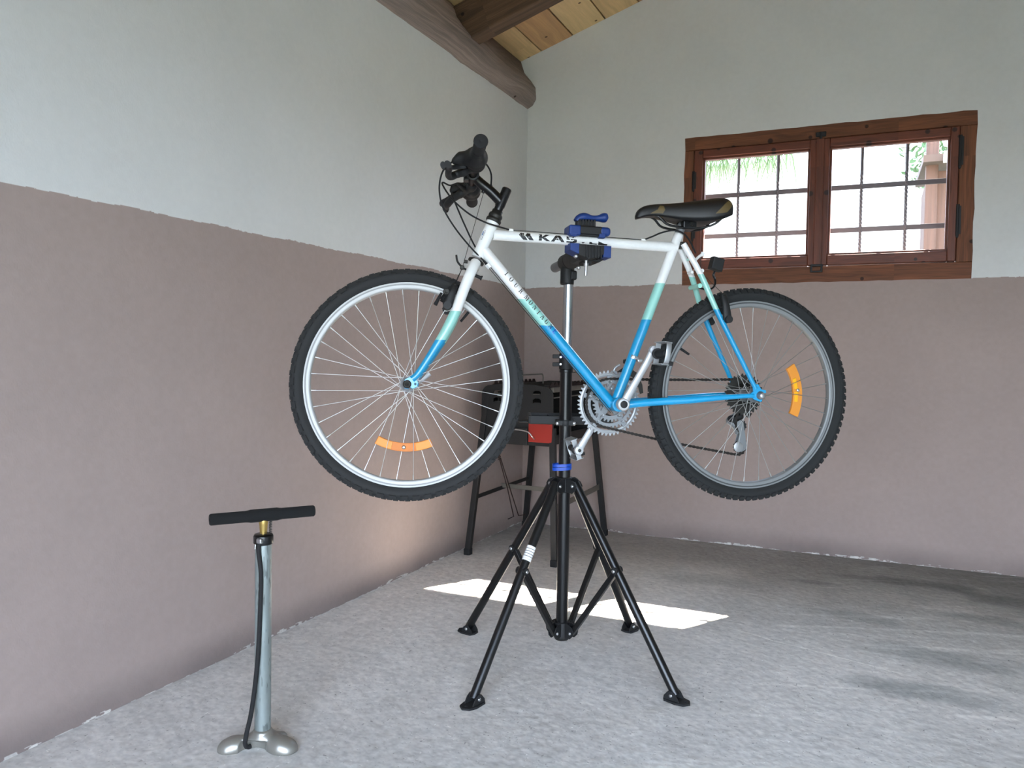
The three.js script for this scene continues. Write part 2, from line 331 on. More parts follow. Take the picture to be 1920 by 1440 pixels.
// log beam on top of the left wall, and the rafters that rest on it
{
  const sec = [[-0.29, 2.474], [-0.012, 2.474], [0.03, 2.496], [0.056, 2.54], [0.05, 2.595], [0.018, 2.65], [-0.03, 2.69], [-0.052, 2.775], [-0.29, 2.72]];
  const N = 90, Z0 = -0.12, Z1e = FRONT + 0.1, pos = [], uv = [], idx = [], S = sec.length;
  for (let i = 0; i <= N; i++) for (let j = 0; j <= S; j++) {
    const z = Z0 + (Z1e - Z0) * Math.pow(i / N, 1.4), [x, y] = sec[j % S], w = (j % S > 0 && j % S < 7) ? 1 : 0;
    const full = smooth(0.86, 0.94, z) * (j % S === 6 ? 0.055 : j % S === 5 ? 0.02 : 0);
    pos.push(x + full + w * (vnoise(z * 5, j % S, 7) - 0.5) * 0.012, y + w * ((vnoise(z * 6, (j % S) * 3, 9) - 0.5) * 0.014 + (vnoise(z * 26, (j % S) * 3, 17) - 0.5) * 0.006), z);
    uv.push(j * 0.06, z);
  }
  for (let i = 0; i < N; i++) for (let j = 0; j < S; j++) { const a = i * (S + 1) + j, b = a + S + 1; idx.push(a, b, a + 1, b, b + 1, a + 1); }
  const g = new THREE.BufferGeometry(); g.setAttribute('position', new THREE.Float32BufferAttribute(pos, 3)); g.setAttribute('uv', new THREE.Float32BufferAttribute(uv, 2)); g.setIndex(idx); g.computeVertexNormals();
  struct('beam', g, beamMat, 'rough grey-brown log beam lying along the top of the left wall');
  for (let k = 0; k < 7; k++) {
    const z = 0.79 + k * 0.9, len = 4.5;
    const r = rbox(len, 0.2, 0.1, 0.012); const u = r.attributes.uv, p = r.attributes.position; for (let i = 0; i < u.count; i++) u.setXY(i, p.getY(i) + p.getZ(i) * 1.3, p.getX(i));
    const m = struct('rafter', r, rafterMat, k ? undefined : 'dark brown rafter that rests on the log beam');
    m.position.set(0, 2.673, z); m.rotation.z = SLOPE; m.translateX(len / 2 - 0.12);
  }
}
// ---------------------------------------------------------------- the window
{
  const winTex = woodTex([98, 50, 33], 256, 1024, 0.12, 1.0, 55, 4, 0.5), wm = std({ map: rep(winTex, 8, 1), roughness: 0.55 });
  const winTex2 = woodTex([108, 66, 43], 256, 1024, 0.12, 1.0, 65, 4, 0.6), wf = std({ map: rep(winTex2, 8, 1), roughness: 0.75 });
  const bar = (x0, x1, y0, y1, z0, z1, r = 0.005) => {
    const g = rbox(x1 - x0, y1 - y0, z1 - z0, r, [(x0 + x1) / 2, (y0 + y1) / 2, (z0 + z1) / 2]), p = g.attributes.position, u = g.attributes.uv, wide = x1 - x0 > y1 - y0, o = rr(0, 1);
    for (let i = 0; i < p.count; i++) wide ? u.setXY(i, p.getY(i) + p.getZ(i) * 0.7 + o, p.getX(i)) : u.setXY(i, p.getX(i) + p.getZ(i) * 0.7 + o, p.getY(i));
    return g;
  };
  const w = new THREE.Group(); w.name = 'window_1'; scene.add(w); w.userData.kind = 'structure'; w.userData.label = 'low brown wooden window with two sashes in the back wall';
  const frame = sub(w, 'window_frame');
  part(frame, 'rail', bar(0.935, 2.347, 2.146, 2.222, -0.07, -0.002), wf); part(frame, 'rail', bar(0.935, 2.347, 1.404, 1.494, -0.07, -0.001), wf);
  part(frame, 'stile', bar(0.935, 0.996, 1.494, 2.146, -0.07, -0.003), wf); part(frame, 'stile', bar(2.268, 2.347, 1.494, 2.146, -0.07, -0.003), wf);
  const sash = (x0, x1, p0, p1) => {
    const s = sub(w, 'sash');
    part(s, 'stile', bar(x0, p0, 1.498, 2.143, -0.05, 0.006), wm); part(s, 'stile', bar(p1, x1, 1.498, 2.143, -0.05, 0.006), wm);
    part(s, 'rail', bar(p0, p1, 2.1, 2.143, -0.05, 0.006), wm); part(s, 'rail', bar(p0, p1, 1.498, 1.549, -0.05, 0.006), wm);
    const b = 0.011, lw = -0.022;                                       // slanted glazing bead
    part(s, 'glazing_bead', [bar(p0, p1, 2.1 - b, 2.1, -0.04, lw + 0.016, 0.003), bar(p0, p1, 1.549, 1.549 + b, -0.04, lw + 0.016, 0.003), bar(p0, p0 + b, 1.549, 2.1, -0.04, lw + 0.016, 0.003), bar(p1 - b, p1, 1.549, 2.1, -0.04, lw + 0.016, 0.003)], wm);
    part(s, 'pane', box(p1 - p0 - 0.01, 0.545, 0.004, [(p0 + p1) / 2, 1.825, -0.034]), M.glass);
  };
  sash(0.999, 1.64, 1.045, 1.593); sash(1.644, 2.266, 1.687, 2.229);
  part(w, 'cover_strip', bar(1.622, 1.662, 1.5, 2.142, 0.004, 0.018, 0.004), wm);
  const hinge = (x, y0, y1) => part(w, 'hinge', [rod([x, y0, 0.002], [x, y1, 0.002], 0.0085, 0.0085, 10), latheOn([[0, 0], [0.006, 0.004], [0.0085, 0.012]], [x, y0 - 0.012, 0.002], [x, y1, 0.002], 10), box(0.014, (y1 - y0) * 0.9, 0.004, [x + 0.008, (y0 + y1) / 2, 0.005])], M.iron);
  hinge(2.27, 1.95, 2.1); hinge(2.268, 1.62, 1.77); hinge(0.997, 1.93, 2.03); hinge(0.997, 1.66, 1.76);
  part(w, 'latch', [rbox(0.06, 0.012, 0.006, 0.002, [1.64, 1.497, 0.02]), rbox(0.01, 0.035, 0.006, 0.002, [1.615, 1.48, 0.02]), rbox(0.01, 0.035, 0.006, 0.002, [1.664, 1.48, 0.02]), rbox(0.058, 0.008, 0.006, 0.002, [1.64, 1.465, 0.02])], M.iron);
  part(w, 'latch', [rbox(0.05, 0.025, 0.01, 0.004, [1.643, 2.165, 0.008]), rod([1.643, 2.14, 0.014], [1.643, 2.175, 0.014], 0.006)], M.iron);
}
// ---------------------------------------------------------------- outside the window
{
  const g = thing('window_grille', 'black iron grille of flat and twisted bars outside the window', 'window grille', [1.64, 1.43, -0.2]);
  const X0 = 0.945 - 1.64, X1e = 2.337 - 1.64;
  for (const y of [1.927, 1.702]) part(g, 'flat_bar', rbox(X1e - X0, 0.026, 0.007, 0.0015, [(X0 + X1e) / 2, y - 1.43, 0]), M.ironDusty);
  const twist = () => {                                            // square bar, plain at the ends, twisted between
    const H = 0.79, N = 110, s = 0.0065, pos = [], idx = [];
    for (let i = 0; i <= N; i++) { const y = (i / N) * H, a = Math.PI / 4 + smooth(0.05, 0.6, y) * 0 + clamp(y, 0.06, 0.56) * 75; for (let j = 0; j < 4; j++) { const b = a + (j * Math.PI) / 2; pos.push(Math.cos(b) * s * 1.35, y, Math.sin(b) * s * 1.35); } }
    for (let i = 0; i < N; i++) for (let j = 0; j < 4; j++) { const a = i * 4 + j, b = i * 4 + (j + 1) % 4; idx.push(a, a + 4, b, b, a + 4, b + 4); }
    const q = new THREE.BufferGeometry(); q.setAttribute('position', new THREE.Float32BufferAttribute(pos, 3)); q.setIndex(idx);
    const t = q.toNonIndexed(); t.computeVertexNormals(); return clean(t);
  };
  const tb = twist();
  for (const x of [0.99, 1.205, 1.415, 1.625, 1.836, 2.048, 2.26]) { const b = part(g, 'twisted_bar', tb, M.ironDusty); b.position.set(x - 1.64, 0, 0); }

  struct('ground', box(60, 0.2, 60, [2, -0.16, -3]), std({ color: 0x4a5040, roughness: 0.95 }), 'grey-green ground outside');
  // garden wall with grass hanging over its top
  const st = dataTex(512, 256, (u, v) => { const n = fbm(u * 40, v * 14, 4, 131), k = 0.85 + 0.3 * n; return [216 * k, 212 * k, 204 * k]; });
  const wg = rbox(9, 3.62, 0.5, 0.05, [0, 1.81, 0]);
  const gw = tag(mesh('garden_wall', wg, std({ map: rep(st, 1, 1), roughness: 0.95 })), 'pale terrace wall with grass on top seen through the window', 'wall'); gw.position.set(-1.2, -0.06, -6.5); scene.add(gw);
  const blade = (x, y, z, len, drop, lean, w) => { const p = [], q = 4; for (let i = 0; i <= q; i++) { const t = i / q; p.push([x + lean * t * t, y + len * 0.6 * t - drop * t * t * t, z + len * 0.55 * t]); } const pos = [], idx = []; p.forEach((c, i) => { const hw = w * (1 - (i / q) ** 2 * 0.95); pos.push(c[0] - hw, c[1], c[2], c[0] + hw, c[1], c[2] + 0.003); if (i < q) { const a = i * 2; idx.push(a, a + 1, a + 2, a + 1, a + 3, a + 2); } }); const m = new THREE.BufferGeometry(); m.setAttribute('position', new THREE.Float32BufferAttribute(pos, 3)); m.setIndex(idx); m.computeVertexNormals(); return clean(m.toNonIndexed()); };
  const grass = [];
  for (let i = 0; i < 900; i++) grass.push(blade(rr(-3.4, 0.9), 3.575, rr(-6.246, -6.18), rr(0.1, 0.5), rr(0.1, 0.75), rr(-0.2, 0.2), rr(0.006, 0.014)));
  scene.add(tag(mesh('grass', join(grass), std({ color: 0x5d7048, roughness: 0.95 })), 'green grass hanging over the top of the garden wall', 'grass', null, 'stuff'));
  // wooden shed at the right
  const sh = thing('garden_shed', 'brown wooden shed with a lean-to roof outside the window', 'shed', [2.86, -0.06, -4.2]);
  const shedTex = woodTex([74, 54, 44], 256, 512, 0.2, 2, 75, 4, 0.4), sm = std({ map: rep(shedTex, 1, 1), roughness: 0.85 });
  for (let i = 0; i < 9; i++) part(sh, 'plank', rbox(0.145, 2.75, 0.03, 0.004, [-0.45 + i * 0.15, 1.37, 0.6]), sm);
  for (let i = 0; i < 8; i++) part(sh, 'plank', rbox(0.03, 2.75, 0.145, 0.004, [-0.53, 1.37, 0.52 - i * 0.15]), sm);
  part(sh, 'post', rbox(0.1, 3.3, 0.1, 0.01, [-0.52, 1.65, 0.6]), sm);
  part(sh, 'roof', box(1.7, 0.06, 1.6, [0.25, 2.86, 0.05], [0.06, 0, 0]), std({ color: 0x4a3c34, roughness: 0.9 }));
  part(sh, 'gutter', rod([-0.45, 2.8, 0.9], [1.1, 2.8, 0.9], 0.05, 0.05, 16), M.white);
  // a leafy tree behind the shed
  const tree = thing('tree', 'small green leafy tree standing between the garden shed and the pale terrace wall', 'tree', [2.5, -0.06, -5.5]);
  part(tree, 'trunk', sweep([[0, 0, 0], [0.05, 1, 0], [-0.04, 2.2, 0.03], [0.02, 3.3, 0]], (t) => 0.05 * (1 - 0.6 * t), { seg: 10 }), std({ color: 0x6b5844, roughness: 0.95 }));
  const lv = []; for (let i = 0; i < 620; i++) { const a = rr(0, 6.28), b = rr(-1, 1), r = Math.cbrt(rnd()) * 0.42, q = new THREE.CircleGeometry(rr(0.022, 0.042), 5); q.scale(0.6, 1.4, 1); lv.push(clean(at(q, [Math.cos(a) * r * Math.sqrt(1 - b * b), 3.45 + b * r * 1.25, Math.sin(a) * r * Math.sqrt(1 - b * b)], [rr(0, 6), rr(0, 6), rr(0, 6)]))); }
  const leaves = part(tree, 'foliage', join(lv), std({ color: 0x46603c, roughness: 0.8 })); leaves.userData.kind = 'stuff';
}
// ---------------------------------------------------------------- floor pump
{
  const p = thing('floor_pump', 'grey metal floor pump with black handle standing by the left wall', 'pump', [0.517, 0, 2.824]);
  const top = [0.003, 0.54, 0.002], b0 = [0, 0.03, 0];
  const pt = dataTex(256, 512, (u, v) => { const k = 0.86 + 0.22 * fbm(u * 8, v * 26, 4, 141) - (fbm(u * 30, v * 60, 2, 143) > 0.72 ? 0.2 : 0); return [146 * k, 155 * k, 153 * k]; });
  part(p, 'barrel', latheOn([[0.0205, 0], [0.0205, 0.5], [0.0212, 0.51], [0, 0.51]], b0, top, 40), std({ map: pt, roughness: 0.42, metalness: 0.5 }));
  part(p, 'cap', latheOn([[0.0215, 0.497], [0.0248, 0.501], [0.0248, 0.518], [0.022, 0.523], [0.008, 0.524], [0, 0.524]], b0, top, 36), M.blackMetal);
  part(p, 'gland', [latheOn([[0.009, 0.522], [0.009, 0.527], [0.0, 0.527]], b0, top, 6), rbox(0.016, 0.014, 0.016, 0.004, [0.011, 0.54, 0.022]), rod([-0.003, 0.53, 0.024], [-0.003, 0.518, 0.025], 0.003)], M.steel);
  part(p, 'piston_rod', latheOn([[0.0085, 0.522], [0.009, 0.528], [0.0105, 0.548], [0.0115, 0.553], [0.0105, 0.556], [0.0105, 0.572], [0, 0.572]], b0, top, 24), M.brass);
  part(p, 'spring', sweep(Array.from({ length: 60 }, (_, i) => [0.014 + 0.003 * Math.cos(i * 0.9), 0.55 + i * 0.0006, -0.012 + 0.003 * Math.sin(i * 0.9)]), 0.0012, { seg: 5, n: 120 }), M.darkSteel);
  const d = V(0.595, 0.0, -0.804), hc = [0.003, 0.601, 0.002], h = (t) => [hc[0] + d.x * t, hc[1] + 0.004 * t, hc[2] + d.z * t];
  const a = h(-0.13), b = h(0.13);
  part(p, 'handle', latheOn([[0, 0.002], [0.004, 0.002], [0.0045, 0], [0.0125, 0], [0.0145, 0.003], [0.0145, 0.086], [0.0152, 0.092], [0.0165, 0.098], [0.0165, 0.164], [0.0152, 0.17], [0.0145, 0.176], [0.0145, 0.257], [0.0125, 0.26], [0, 0.26]], a, b, 30), M.foam);
  const hp = (f, o, y) => [0.415 * f + 0.91 * o, y, 0.91 * f - 0.415 * o];
  part(p, 'hose', sweep([hp(0.024, -0.002, 0.537), hp(0.0275, -0.003, 0.52), hp(0.028, 0.0035, 0.46), hp(0.028, 0.002, 0.37), hp(0.028, -0.005, 0.23), hp(0.03, -0.02, 0.1), hp(0.034, -0.031, 0.045), hp(0.036, -0.033, 0.024), hp(0.033, -0.029, 0.014), hp(0.026, -0.022, 0.013)], 0.0058, { seg: 12, n: 90 }), M.rubber);
  // stamped base: two rounded feet towards the front, a short heel behind
  const g = blob([[0, 0.03, 0, 0, 0.022, 0, 0.024, 0.026], [0, 0.02, 0, -0.055, 0.006, 0.044, 0.022, 0.023], [-0.055, 0.006, 0.044, -0.065, 0.002, 0.054, 0.026, 0.026], [0, 0.02, 0, 0.056, 0.006, -0.006, 0.023, 0.025], [0.056, 0.006, -0.006, 0.07, 0.002, -0.01, 0.028, 0.028], [0, 0.018, 0, 0.022, 0.008, -0.045, 0.022, 0.016]], 0.0028, 0.014,
    (q) => Math.max(-q.y, -(Math.max(Math.hypot(q.x - 0.006, q.z - 0.046) - 0.036, q.y - 0.026))));
  part(p, 'base', [g, latheOn([[0.026, 0], [0.0245, 0.006], [0.0212, 0.012], [0.0, 0.012]], [0, 0.036, 0], [0, 1, 0], 30)], M.pumpBase);
}
// ---------------------------------------------------------------- bicycle frame of reference (front hub at the origin, x rearwards, y up, z towards the room)
const BX = V(0.80662163, -0.02359008, -0.5905972), BY = V(0.00804662, 0.99954891, -0.02893488), BZ = V(0.59101336, 0.01858719, 0.8064476);
const BIKE = new THREE.Matrix4().makeBasis(BX, BY, BZ).setPosition(0.73779779, 0.92993618, 2.49290966);

// ---------------------------------------------------------------- repair stand
const SX = 1.01, SZ = 1.963;
{
  const s = thing('repair_stand', 'black folding bike repair stand with four tube legs and a silver upper pole', 'repair stand', [SX, 0, SZ]);
  // poles
  part(s, 'lower_pole', [rod([0, 0.1, 0], [0, 0.985, 0], 0.0195, 0.0195, 32), latheOn([[0.0195, 0], [0.0225, 0], [0.0225, 0.024], [0, 0.024]], [0, 0.962, 0], [0, 1, 0], 32)], M.blackMetal);
  const qs = sub(s, 'seat_clamp');
  part(qs, 'collar', [latheOn([[0.0215, 0], [0.0235, 0.003], [0.0235, 0.05], [0.021, 0.053], [0.017, 0.053]], [0, 0.972, 0], [0, 1, 0], 32)], M.blackPlastic);
  const L = V(-0.91, 0, 0.415);
  for (const y of [0.988, 1.014]) { const t = part(qs, 'lug', rbox(0.026, 0.013, 0.016, 0.002), M.blackPlastic); t.position.set(L.x * 0.032, y, L.z * 0.032); t.rotation.y = 0.4276; }
  parts(qs, 'screw', [rod([-0.012, 0.989, 0.016], [-0.01, 0.989, 0.0255], 0.0032), rod([-0.012, 1.012, 0.016], [-0.01, 1.012, 0.0255], 0.0032)], M.steel);
  part(qs, 'lever', sweep([[-0.006, 1.02, 0.024], [0.006, 1.012, 0.026], [0.016, 1.004, 0.02]], 0.005, { flat: [0.7, 1.2] }), M.blue);
  part(s, 'upper_pole', [rod([0, 0.9, 0], [0.003, 1.29, -0.001], 0.0162, 0.0162, 36)], M.chrome);
  // legs, braces, feet
  const legs = [[-106, 'front left'], [-16.3, ''], [74, ''], [164, '']];
  const top = sub(s, 'leg_collar'), bot = sub(s, 'foot_collar');
  part(top, 'sleeve', latheOn([[0.0195, 0], [0.0255, 0.001], [0.0265, 0.004], [0.0265, 0.045], [0.025, 0.05], [0.0195, 0.05]], [0, 0.57, 0], [0, 1, 0], 36), M.blackPlastic);
  part(bot, 'sleeve', latheOn([[0.0, 0], [0.022, 0.0], [0.0255, 0.006], [0.0265, 0.014], [0.0265, 0.056], [0.024, 0.06], [0.0195, 0.06]], [0, 0.082, 0], [0, 1, 0], 36), M.blackPlastic);
  legs.forEach(([deg], i) => {
    const a = THREE.MathUtils.degToRad(deg), d = V(Math.cos(a), 0, -Math.sin(a)), e = V(-d.z, 0, d.x);          // e: sideways
    const P = (r, y, o = 0) => [d.x * r + e.x * o, y, d.z * r + e.z * o];
    const lug = (x0, y0, y1, x1, side) => { const g = extr([[0.015, y0], [x0, y0 - 0.004], [x1, y0 + 0.008], [x1 + 0.003, (y0 + y1) / 2], [x1 - 0.005, y1 - 0.008], [x0 - 0.01, y1], [0.015, y1]], 0.004, 0.001); g.translate(0, 0, side); g.rotateY(a); return g; };
    parts(top, 'lug', [lug(0.045, 0.575, 0.617, 0.058, 0.016), lug(0.045, 0.575, 0.617, 0.058, -0.016)], M.blackPlastic);
    parts(top, 'bolt', [latheOn([[0.0055, 0], [0.0055, 0.002], [0.0035, 0.0045], [0, 0.005]], P(0.046, 0.596, 0.018), P(0.046, 0.596, 1), 12), latheOn([[0.0055, 0], [0.0055, 0.002], [0.0035, 0.0045], [0, 0.005]], P(0.046, 0.596, -0.018), P(0.046, 0.596, -1), 12)], M.steel);
    parts(bot, 'lug', [lug(0.042, 0.098, 0.14, 0.054, 0.012), lug(0.042, 0.098, 0.14, 0.054, -0.012)], M.blackPlastic);
    parts(bot, 'bolt', [latheOn([[0.005, 0], [0.005, 0.002], [0.003, 0.004], [0, 0.0045]], P(0.043, 0.113, 0.014), P(0.043, 0.113, 1), 12), latheOn([[0.005, 0], [0.005, 0.002], [0.003, 0.004], [0, 0.0045]], P(0.043, 0.113, -0.014), P(0.043, 0.113, -1), 12)], M.steel);
    const leg = sub(s, 'leg');
    part(leg, 'tube', rod(P(0.044, 0.605), P(0.424, 0.02), 0.014, 0.014, 24), M.blackMetal);
    const fr = 0.424, fg = [];
    // foot plate with two upright cheeks
    { const f = extr([[-0.03, -0.022], [0.01, -0.027], [0.034, -0.02], [0.046, 0], [0.034, 0.02], [0.01, 0.027], [-0.03, 0.022], [-0.036, 0]], 0.007, 0.002, [ring(0.004, 10).map(([x, y]) => [x + 0.03, y])]); f.rotateX(-Math.PI / 2); f.translate(fr + 0.002, 0.0035, 0); f.rotateY(a); fg.push(f); }
    for (const o of [0.016, -0.016]) { const f = extr([[-0.028, 0.004], [0.026, 0.004], [0.012, 0.026], [0.0, 0.034], [-0.012, 0.032], [-0.026, 0.016]], 0.004, 0.001); f.translate(fr - 0.004, 0, o); f.rotateY(a); fg.push(f); }
    part(leg, 'foot', fg, M.rubber);
    parts(leg, 'foot_bolt', [latheOn([[0.0055, 0], [0.0055, 0.002], [0.0035, 0.004], [0, 0.0045]], P(fr - 0.006, 0.02, 0.018), P(fr - 0.006, 0.02, 1), 12), latheOn([[0.0055, 0], [0.0055, 0.002], [0.0035, 0.004], [0, 0.0045]], P(fr - 0.006, 0.02, -0.018), P(fr - 0.006, 0.02, -1), 12)], M.steel);
    const pr = 0.044 + (0.605 - 0.35) * (0.38 / 0.585), pv = 0.35;                                    // brace pivot on the leg
    { const f = extr([...ring(0.012, 14)].map(([x, y]) => [x + pr, y + pv]), 0.036, 0.001); f.rotateY(a); part(leg, 'bracket', [f], M.blackPlastic); }
    parts(leg, 'bolt', [latheOn([[0.0055, 0], [0.0055, 0.002], [0.0035, 0.004], [0, 0.0045]], P(pr, pv, 0.0185), P(pr, pv, 1), 12), latheOn([[0.0055, 0], [0.0055, 0.002], [0.0035, 0.004], [0, 0.0045]], P(pr, pv, -0.0185), P(pr, pv, -1), 12)], M.steel);
    { const g = rbox(Math.hypot(pr - 0.043, pv - 0.113) + 0.012, 0.017, 0.018, 0.003); g.rotateZ(Math.atan2(pv - 0.113, pr - 0.043)); g.translate((pr + 0.043) / 2, (pv + 0.113) / 2, 0); g.rotateY(a); part(s, 'brace', g, M.blackMetal); }
    if (i === 0) {
      const t0 = 0.378, t1 = 0.418, Q = (y) => P(0.044 + (0.605 - y) * (0.38 / 0.585), y), sg = rod(Q(t1), Q(t0), 0.0144, 0.0144, 28);
      const tex = canvasTex(256, 128, (c, w, h) => { c.fillStyle = '#e9e9e7'; c.fillRect(0, 0, w, h); c.fillStyle = '#555'; for (let k = 0; k < 4; k++) c.fillRect(0, 34 + k * 22, w, 5); c.fillStyle = '#999'; for (let k = 0; k < 16; k++) c.fillRect(k * 16 + 3, 14, 6, 5); });
      part(leg, 'label', sg, std({ map: tex, roughness: 0.7 }), 'white paper label with printed lines on the black leg');
    }
  });
  // tool tray on its ring
  const tray = sub(s, 'tool_tray'); tray.position.set(0, 0.8, 0); tray.rotation.y = 0.4276;
  const tw = 0.27, td = 0.15;
  { const w = []; const cx = 0.02;
    w.push(rbox(tw, 0.004, td, 0.002, [cx, -0.009, -0.03 - td / 2]), rbox(tw, 0.026, 0.004, 0.0015, [cx, 0.004, -0.03]), rbox(tw, 0.026, 0.004, 0.0015, [cx, 0.004, -0.03 - td]));
    for (const x of [cx - tw / 2, cx + tw / 2]) w.push(rbox(0.012, 0.028, td, 0.004, [x, 0.004, -0.03 - td / 2]));
    for (const x of [-0.05, 0.09]) w.push(rbox(0.004, 0.02, td, 0.0015, [x, 0, -0.03 - td / 2]));
    w.push(sweep(Array.from({ length: 13 }, (_, i) => [cx - tw / 2 - 0.018 + 0.016 * Math.cos((i / 12) * 6.28), -0.004, -0.06 + 0.014 * Math.sin((i / 12) * 6.28)]), 0.004, { seg: 8, n: 40 }));
    part(tray, 'tray', w, M.blackPlastic); }
  part(tray, 'ring', [latheOn([[0.0195, 0], [0.0245, 0.001], [0.0245, 0.019], [0.0195, 0.02]], [0, -0.012, 0], [0, 1, 0], 32), rbox(0.062, 0.018, 0.008, 0.003, [0, -0.002, 0.018]), rbox(0.012, 0.018, 0.05, 0.003, [0.026, -0.002, -0.01]), rbox(0.012, 0.018, 0.05, 0.003, [-0.026, -0.002, -0.01])], M.blackPlastic);
  for (const x of [-0.027, 0.027]) part(tray, 'bolt', latheOn([[0.006, 0], [0.006, 0.003], [0.004, 0.006], [0, 0.006]], [x, -0.002, 0.022], [x, -0.002, 1], 12), M.steel);

  // clamp head: built in the bicycle's frame of reference so that it grips the top tube squarely
  const c = sub(s, 'clamp'); const inv = new THREE.Matrix4().makeTranslation(-SX, 0, -SZ).multiply(BIKE); c.applyMatrix4(inv);
  const ax = 0.5225, ay = 0.409, az = -0.259, ty = 0.4335;
  part(c, 'pole_head', [latheOn([[0.0165, 0], [0.0215, 0.001], [0.0225, 0.006], [0.0225, 0.05], [0.021, 0.058], [0.02, 0.09], [0, 0.092]], [ax, ay - 0.075, az], [ax, 1, az], 32), latheOn([[0.017, 0], [0.0245, 0], [0.0265, 0.004], [0.0265, 0.062], [0.0245, 0.066], [0.017, 0.066]], [ax, ay, az - 0.034], [ax, ay, 1], 32), rbox(0.016, 0.05, 0.02, 0.004, [ax, ay + 0.022, az]), rbox(0.022, 0.03, 0.026, 0.006, [ax + 0.016, ay - 0.045, az + 0.012])], M.blackPlastic);
  part(c, 'arm_tube', latheOn([[0, 0], [0.015, 0.001], [0.0165, 0.004], [0.0165, 0.38], [0, 0.38]], [ax, ay, az - 0.165], [ax, ay, 1], 28), std({ color: 0x6f7174, roughness: 0.45, metalness: 0.4 }));
  part(c, 'clamp_body', [latheOn([[0.016, 0], [0.026, 0], [0.029, 0.005], [0.029, 0.1], [0.026, 0.11], [0, 0.11]], [ax, ay, az + 0.04], [ax, ay, 1], 32), extr([[-0.035, -0.028], [0.028, -0.03], [0.05, -0.016], [0.05, 0.004], [-0.035, 0.006]], 0.1, 0.004).translate(ax, ay - 0.002, -0.055), rbox(0.03, 0.04, 0.05, 0.006, [ax - 0.005, ay - 0.02, -0.04])], M.blackPlastic);
  // lower jaw
  const jl = [], jx = 0.508;
  jl.push(extr([[-0.034, 0.0], [0.042, 0.0], [0.042, -0.024], [0.026, -0.036], [-0.004, -0.042], [-0.034, -0.03]], 0.06, 0.003).translate(jx, ty - 0.014, 0.004));
  for (let k = 0; k < 6; k++) jl.push(rbox(0.0045, 0.036, 0.066, 0.0015, [jx - 0.012 + k * 0.0088, ty - 0.034, 0.005]));
  const low = part(c, 'jaw', jl, M.blackPlastic, 'black ribbed lower clamp jaw');
  const pad = (x0, x1, y0, y1, sl) => extr([[x0, y0 + sl], [x1, y0], [x1, y1], [x0, y1]], 0.064, 0.003);
  part(c, 'jaw_pad', pad(jx - 0.06, jx - 0.03, ty - 0.044, ty - 0.012, 0.012), M.blue, 'blue end of the lower clamp jaw');
  part(c, 'jaw_pad', pad(jx + 0.04, jx + 0.064, ty - 0.048, ty - 0.014, -0.0), M.blue, 'blue end of the lower clamp jaw');
  // upper jaw
  part(c, 'jaw', [rbox(0.075, 0.026, 0.06, 0.006, [jx + 0.0, ty + 0.028, 0.0]), rbox(0.06, 0.014, 0.05, 0.004, [jx, ty + 0.018, 0])], M.blackPlastic, 'black upper clamp jaw');
  part(c, 'jaw_pad', [rbox(0.036, 0.03, 0.062, 0.006, [jx - 0.046, ty + 0.026, 0]), rbox(0.02, 0.012, 0.06, 0.003, [jx - 0.05, ty + 0.014, 0])], M.blue, 'blue end of the upper clamp jaw');
  part(c, 'jaw_pad', [rbox(0.036, 0.026, 0.062, 0.01, [jx + 0.044, ty + 0.028, 0]), rbox(0.02, 0.014, 0.06, 0.003, [jx + 0.036, ty + 0.015, 0])], M.blue, 'blue end of the upper clamp jaw');
  part(c, 'clamp_screw', [rod([jx - 0.002, ty - 0.1, 0.002], [jx - 0.002, ty - 0.01, 0.002], 0.0042), rod([jx - 0.002, ty - 0.072, 0.002], [jx - 0.002, ty - 0.064, 0.002], 0.007, 0.007, 6)], M.steel);
  const rv = [[jx - 0.042, ty - 0.05, 0.034], [jx - 0.032, ty - 0.082, 0.03]]; for (const q of rv) part(c, 'bolt', latheOn([[0.005, -0.01], [0.005, 0.002], [0.003, 0.004], [0, 0.004]], q, [q[0], q[1], 1], 10), M.steel);
  // lever with its ribbed neck
  const nk = []; for (let k = 0; k < 6; k++) nk.push(rbox(0.006, 0.024, 0.03, 0.002, [jx - 0.028 + k * 0.0088, ty + 0.05, 0.0]));
  part(c, 'lever_neck', [rbox(0.058, 0.022, 0.026, 0.006, [jx - 0.008, ty + 0.049, 0]), ...nk], M.blackPlastic);
  part(c, 'clamp_lever', sweep([[jx - 0.036, ty + 0.056, 0], [jx - 0.03, ty + 0.064, 0], [jx - 0.014, ty + 0.07, 0], [jx + 0.01, ty + 0.068, 0], [jx + 0.035, ty + 0.07, 0], [jx + 0.052, ty + 0.073, 0], [jx + 0.06, ty + 0.073, 0]], (t) => 0.0085 + 0.004 * Math.exp(-(((t - 0.25) / 0.18) ** 2)) + 0.0055 * Math.exp(-(((t - 0.88) / 0.13) ** 2)) - 0.006 * smooth(0.95, 1, t), { seg: 16, n: 60, flat: [1.25, 1] }), M.blue, 'blue clamp lever');
}
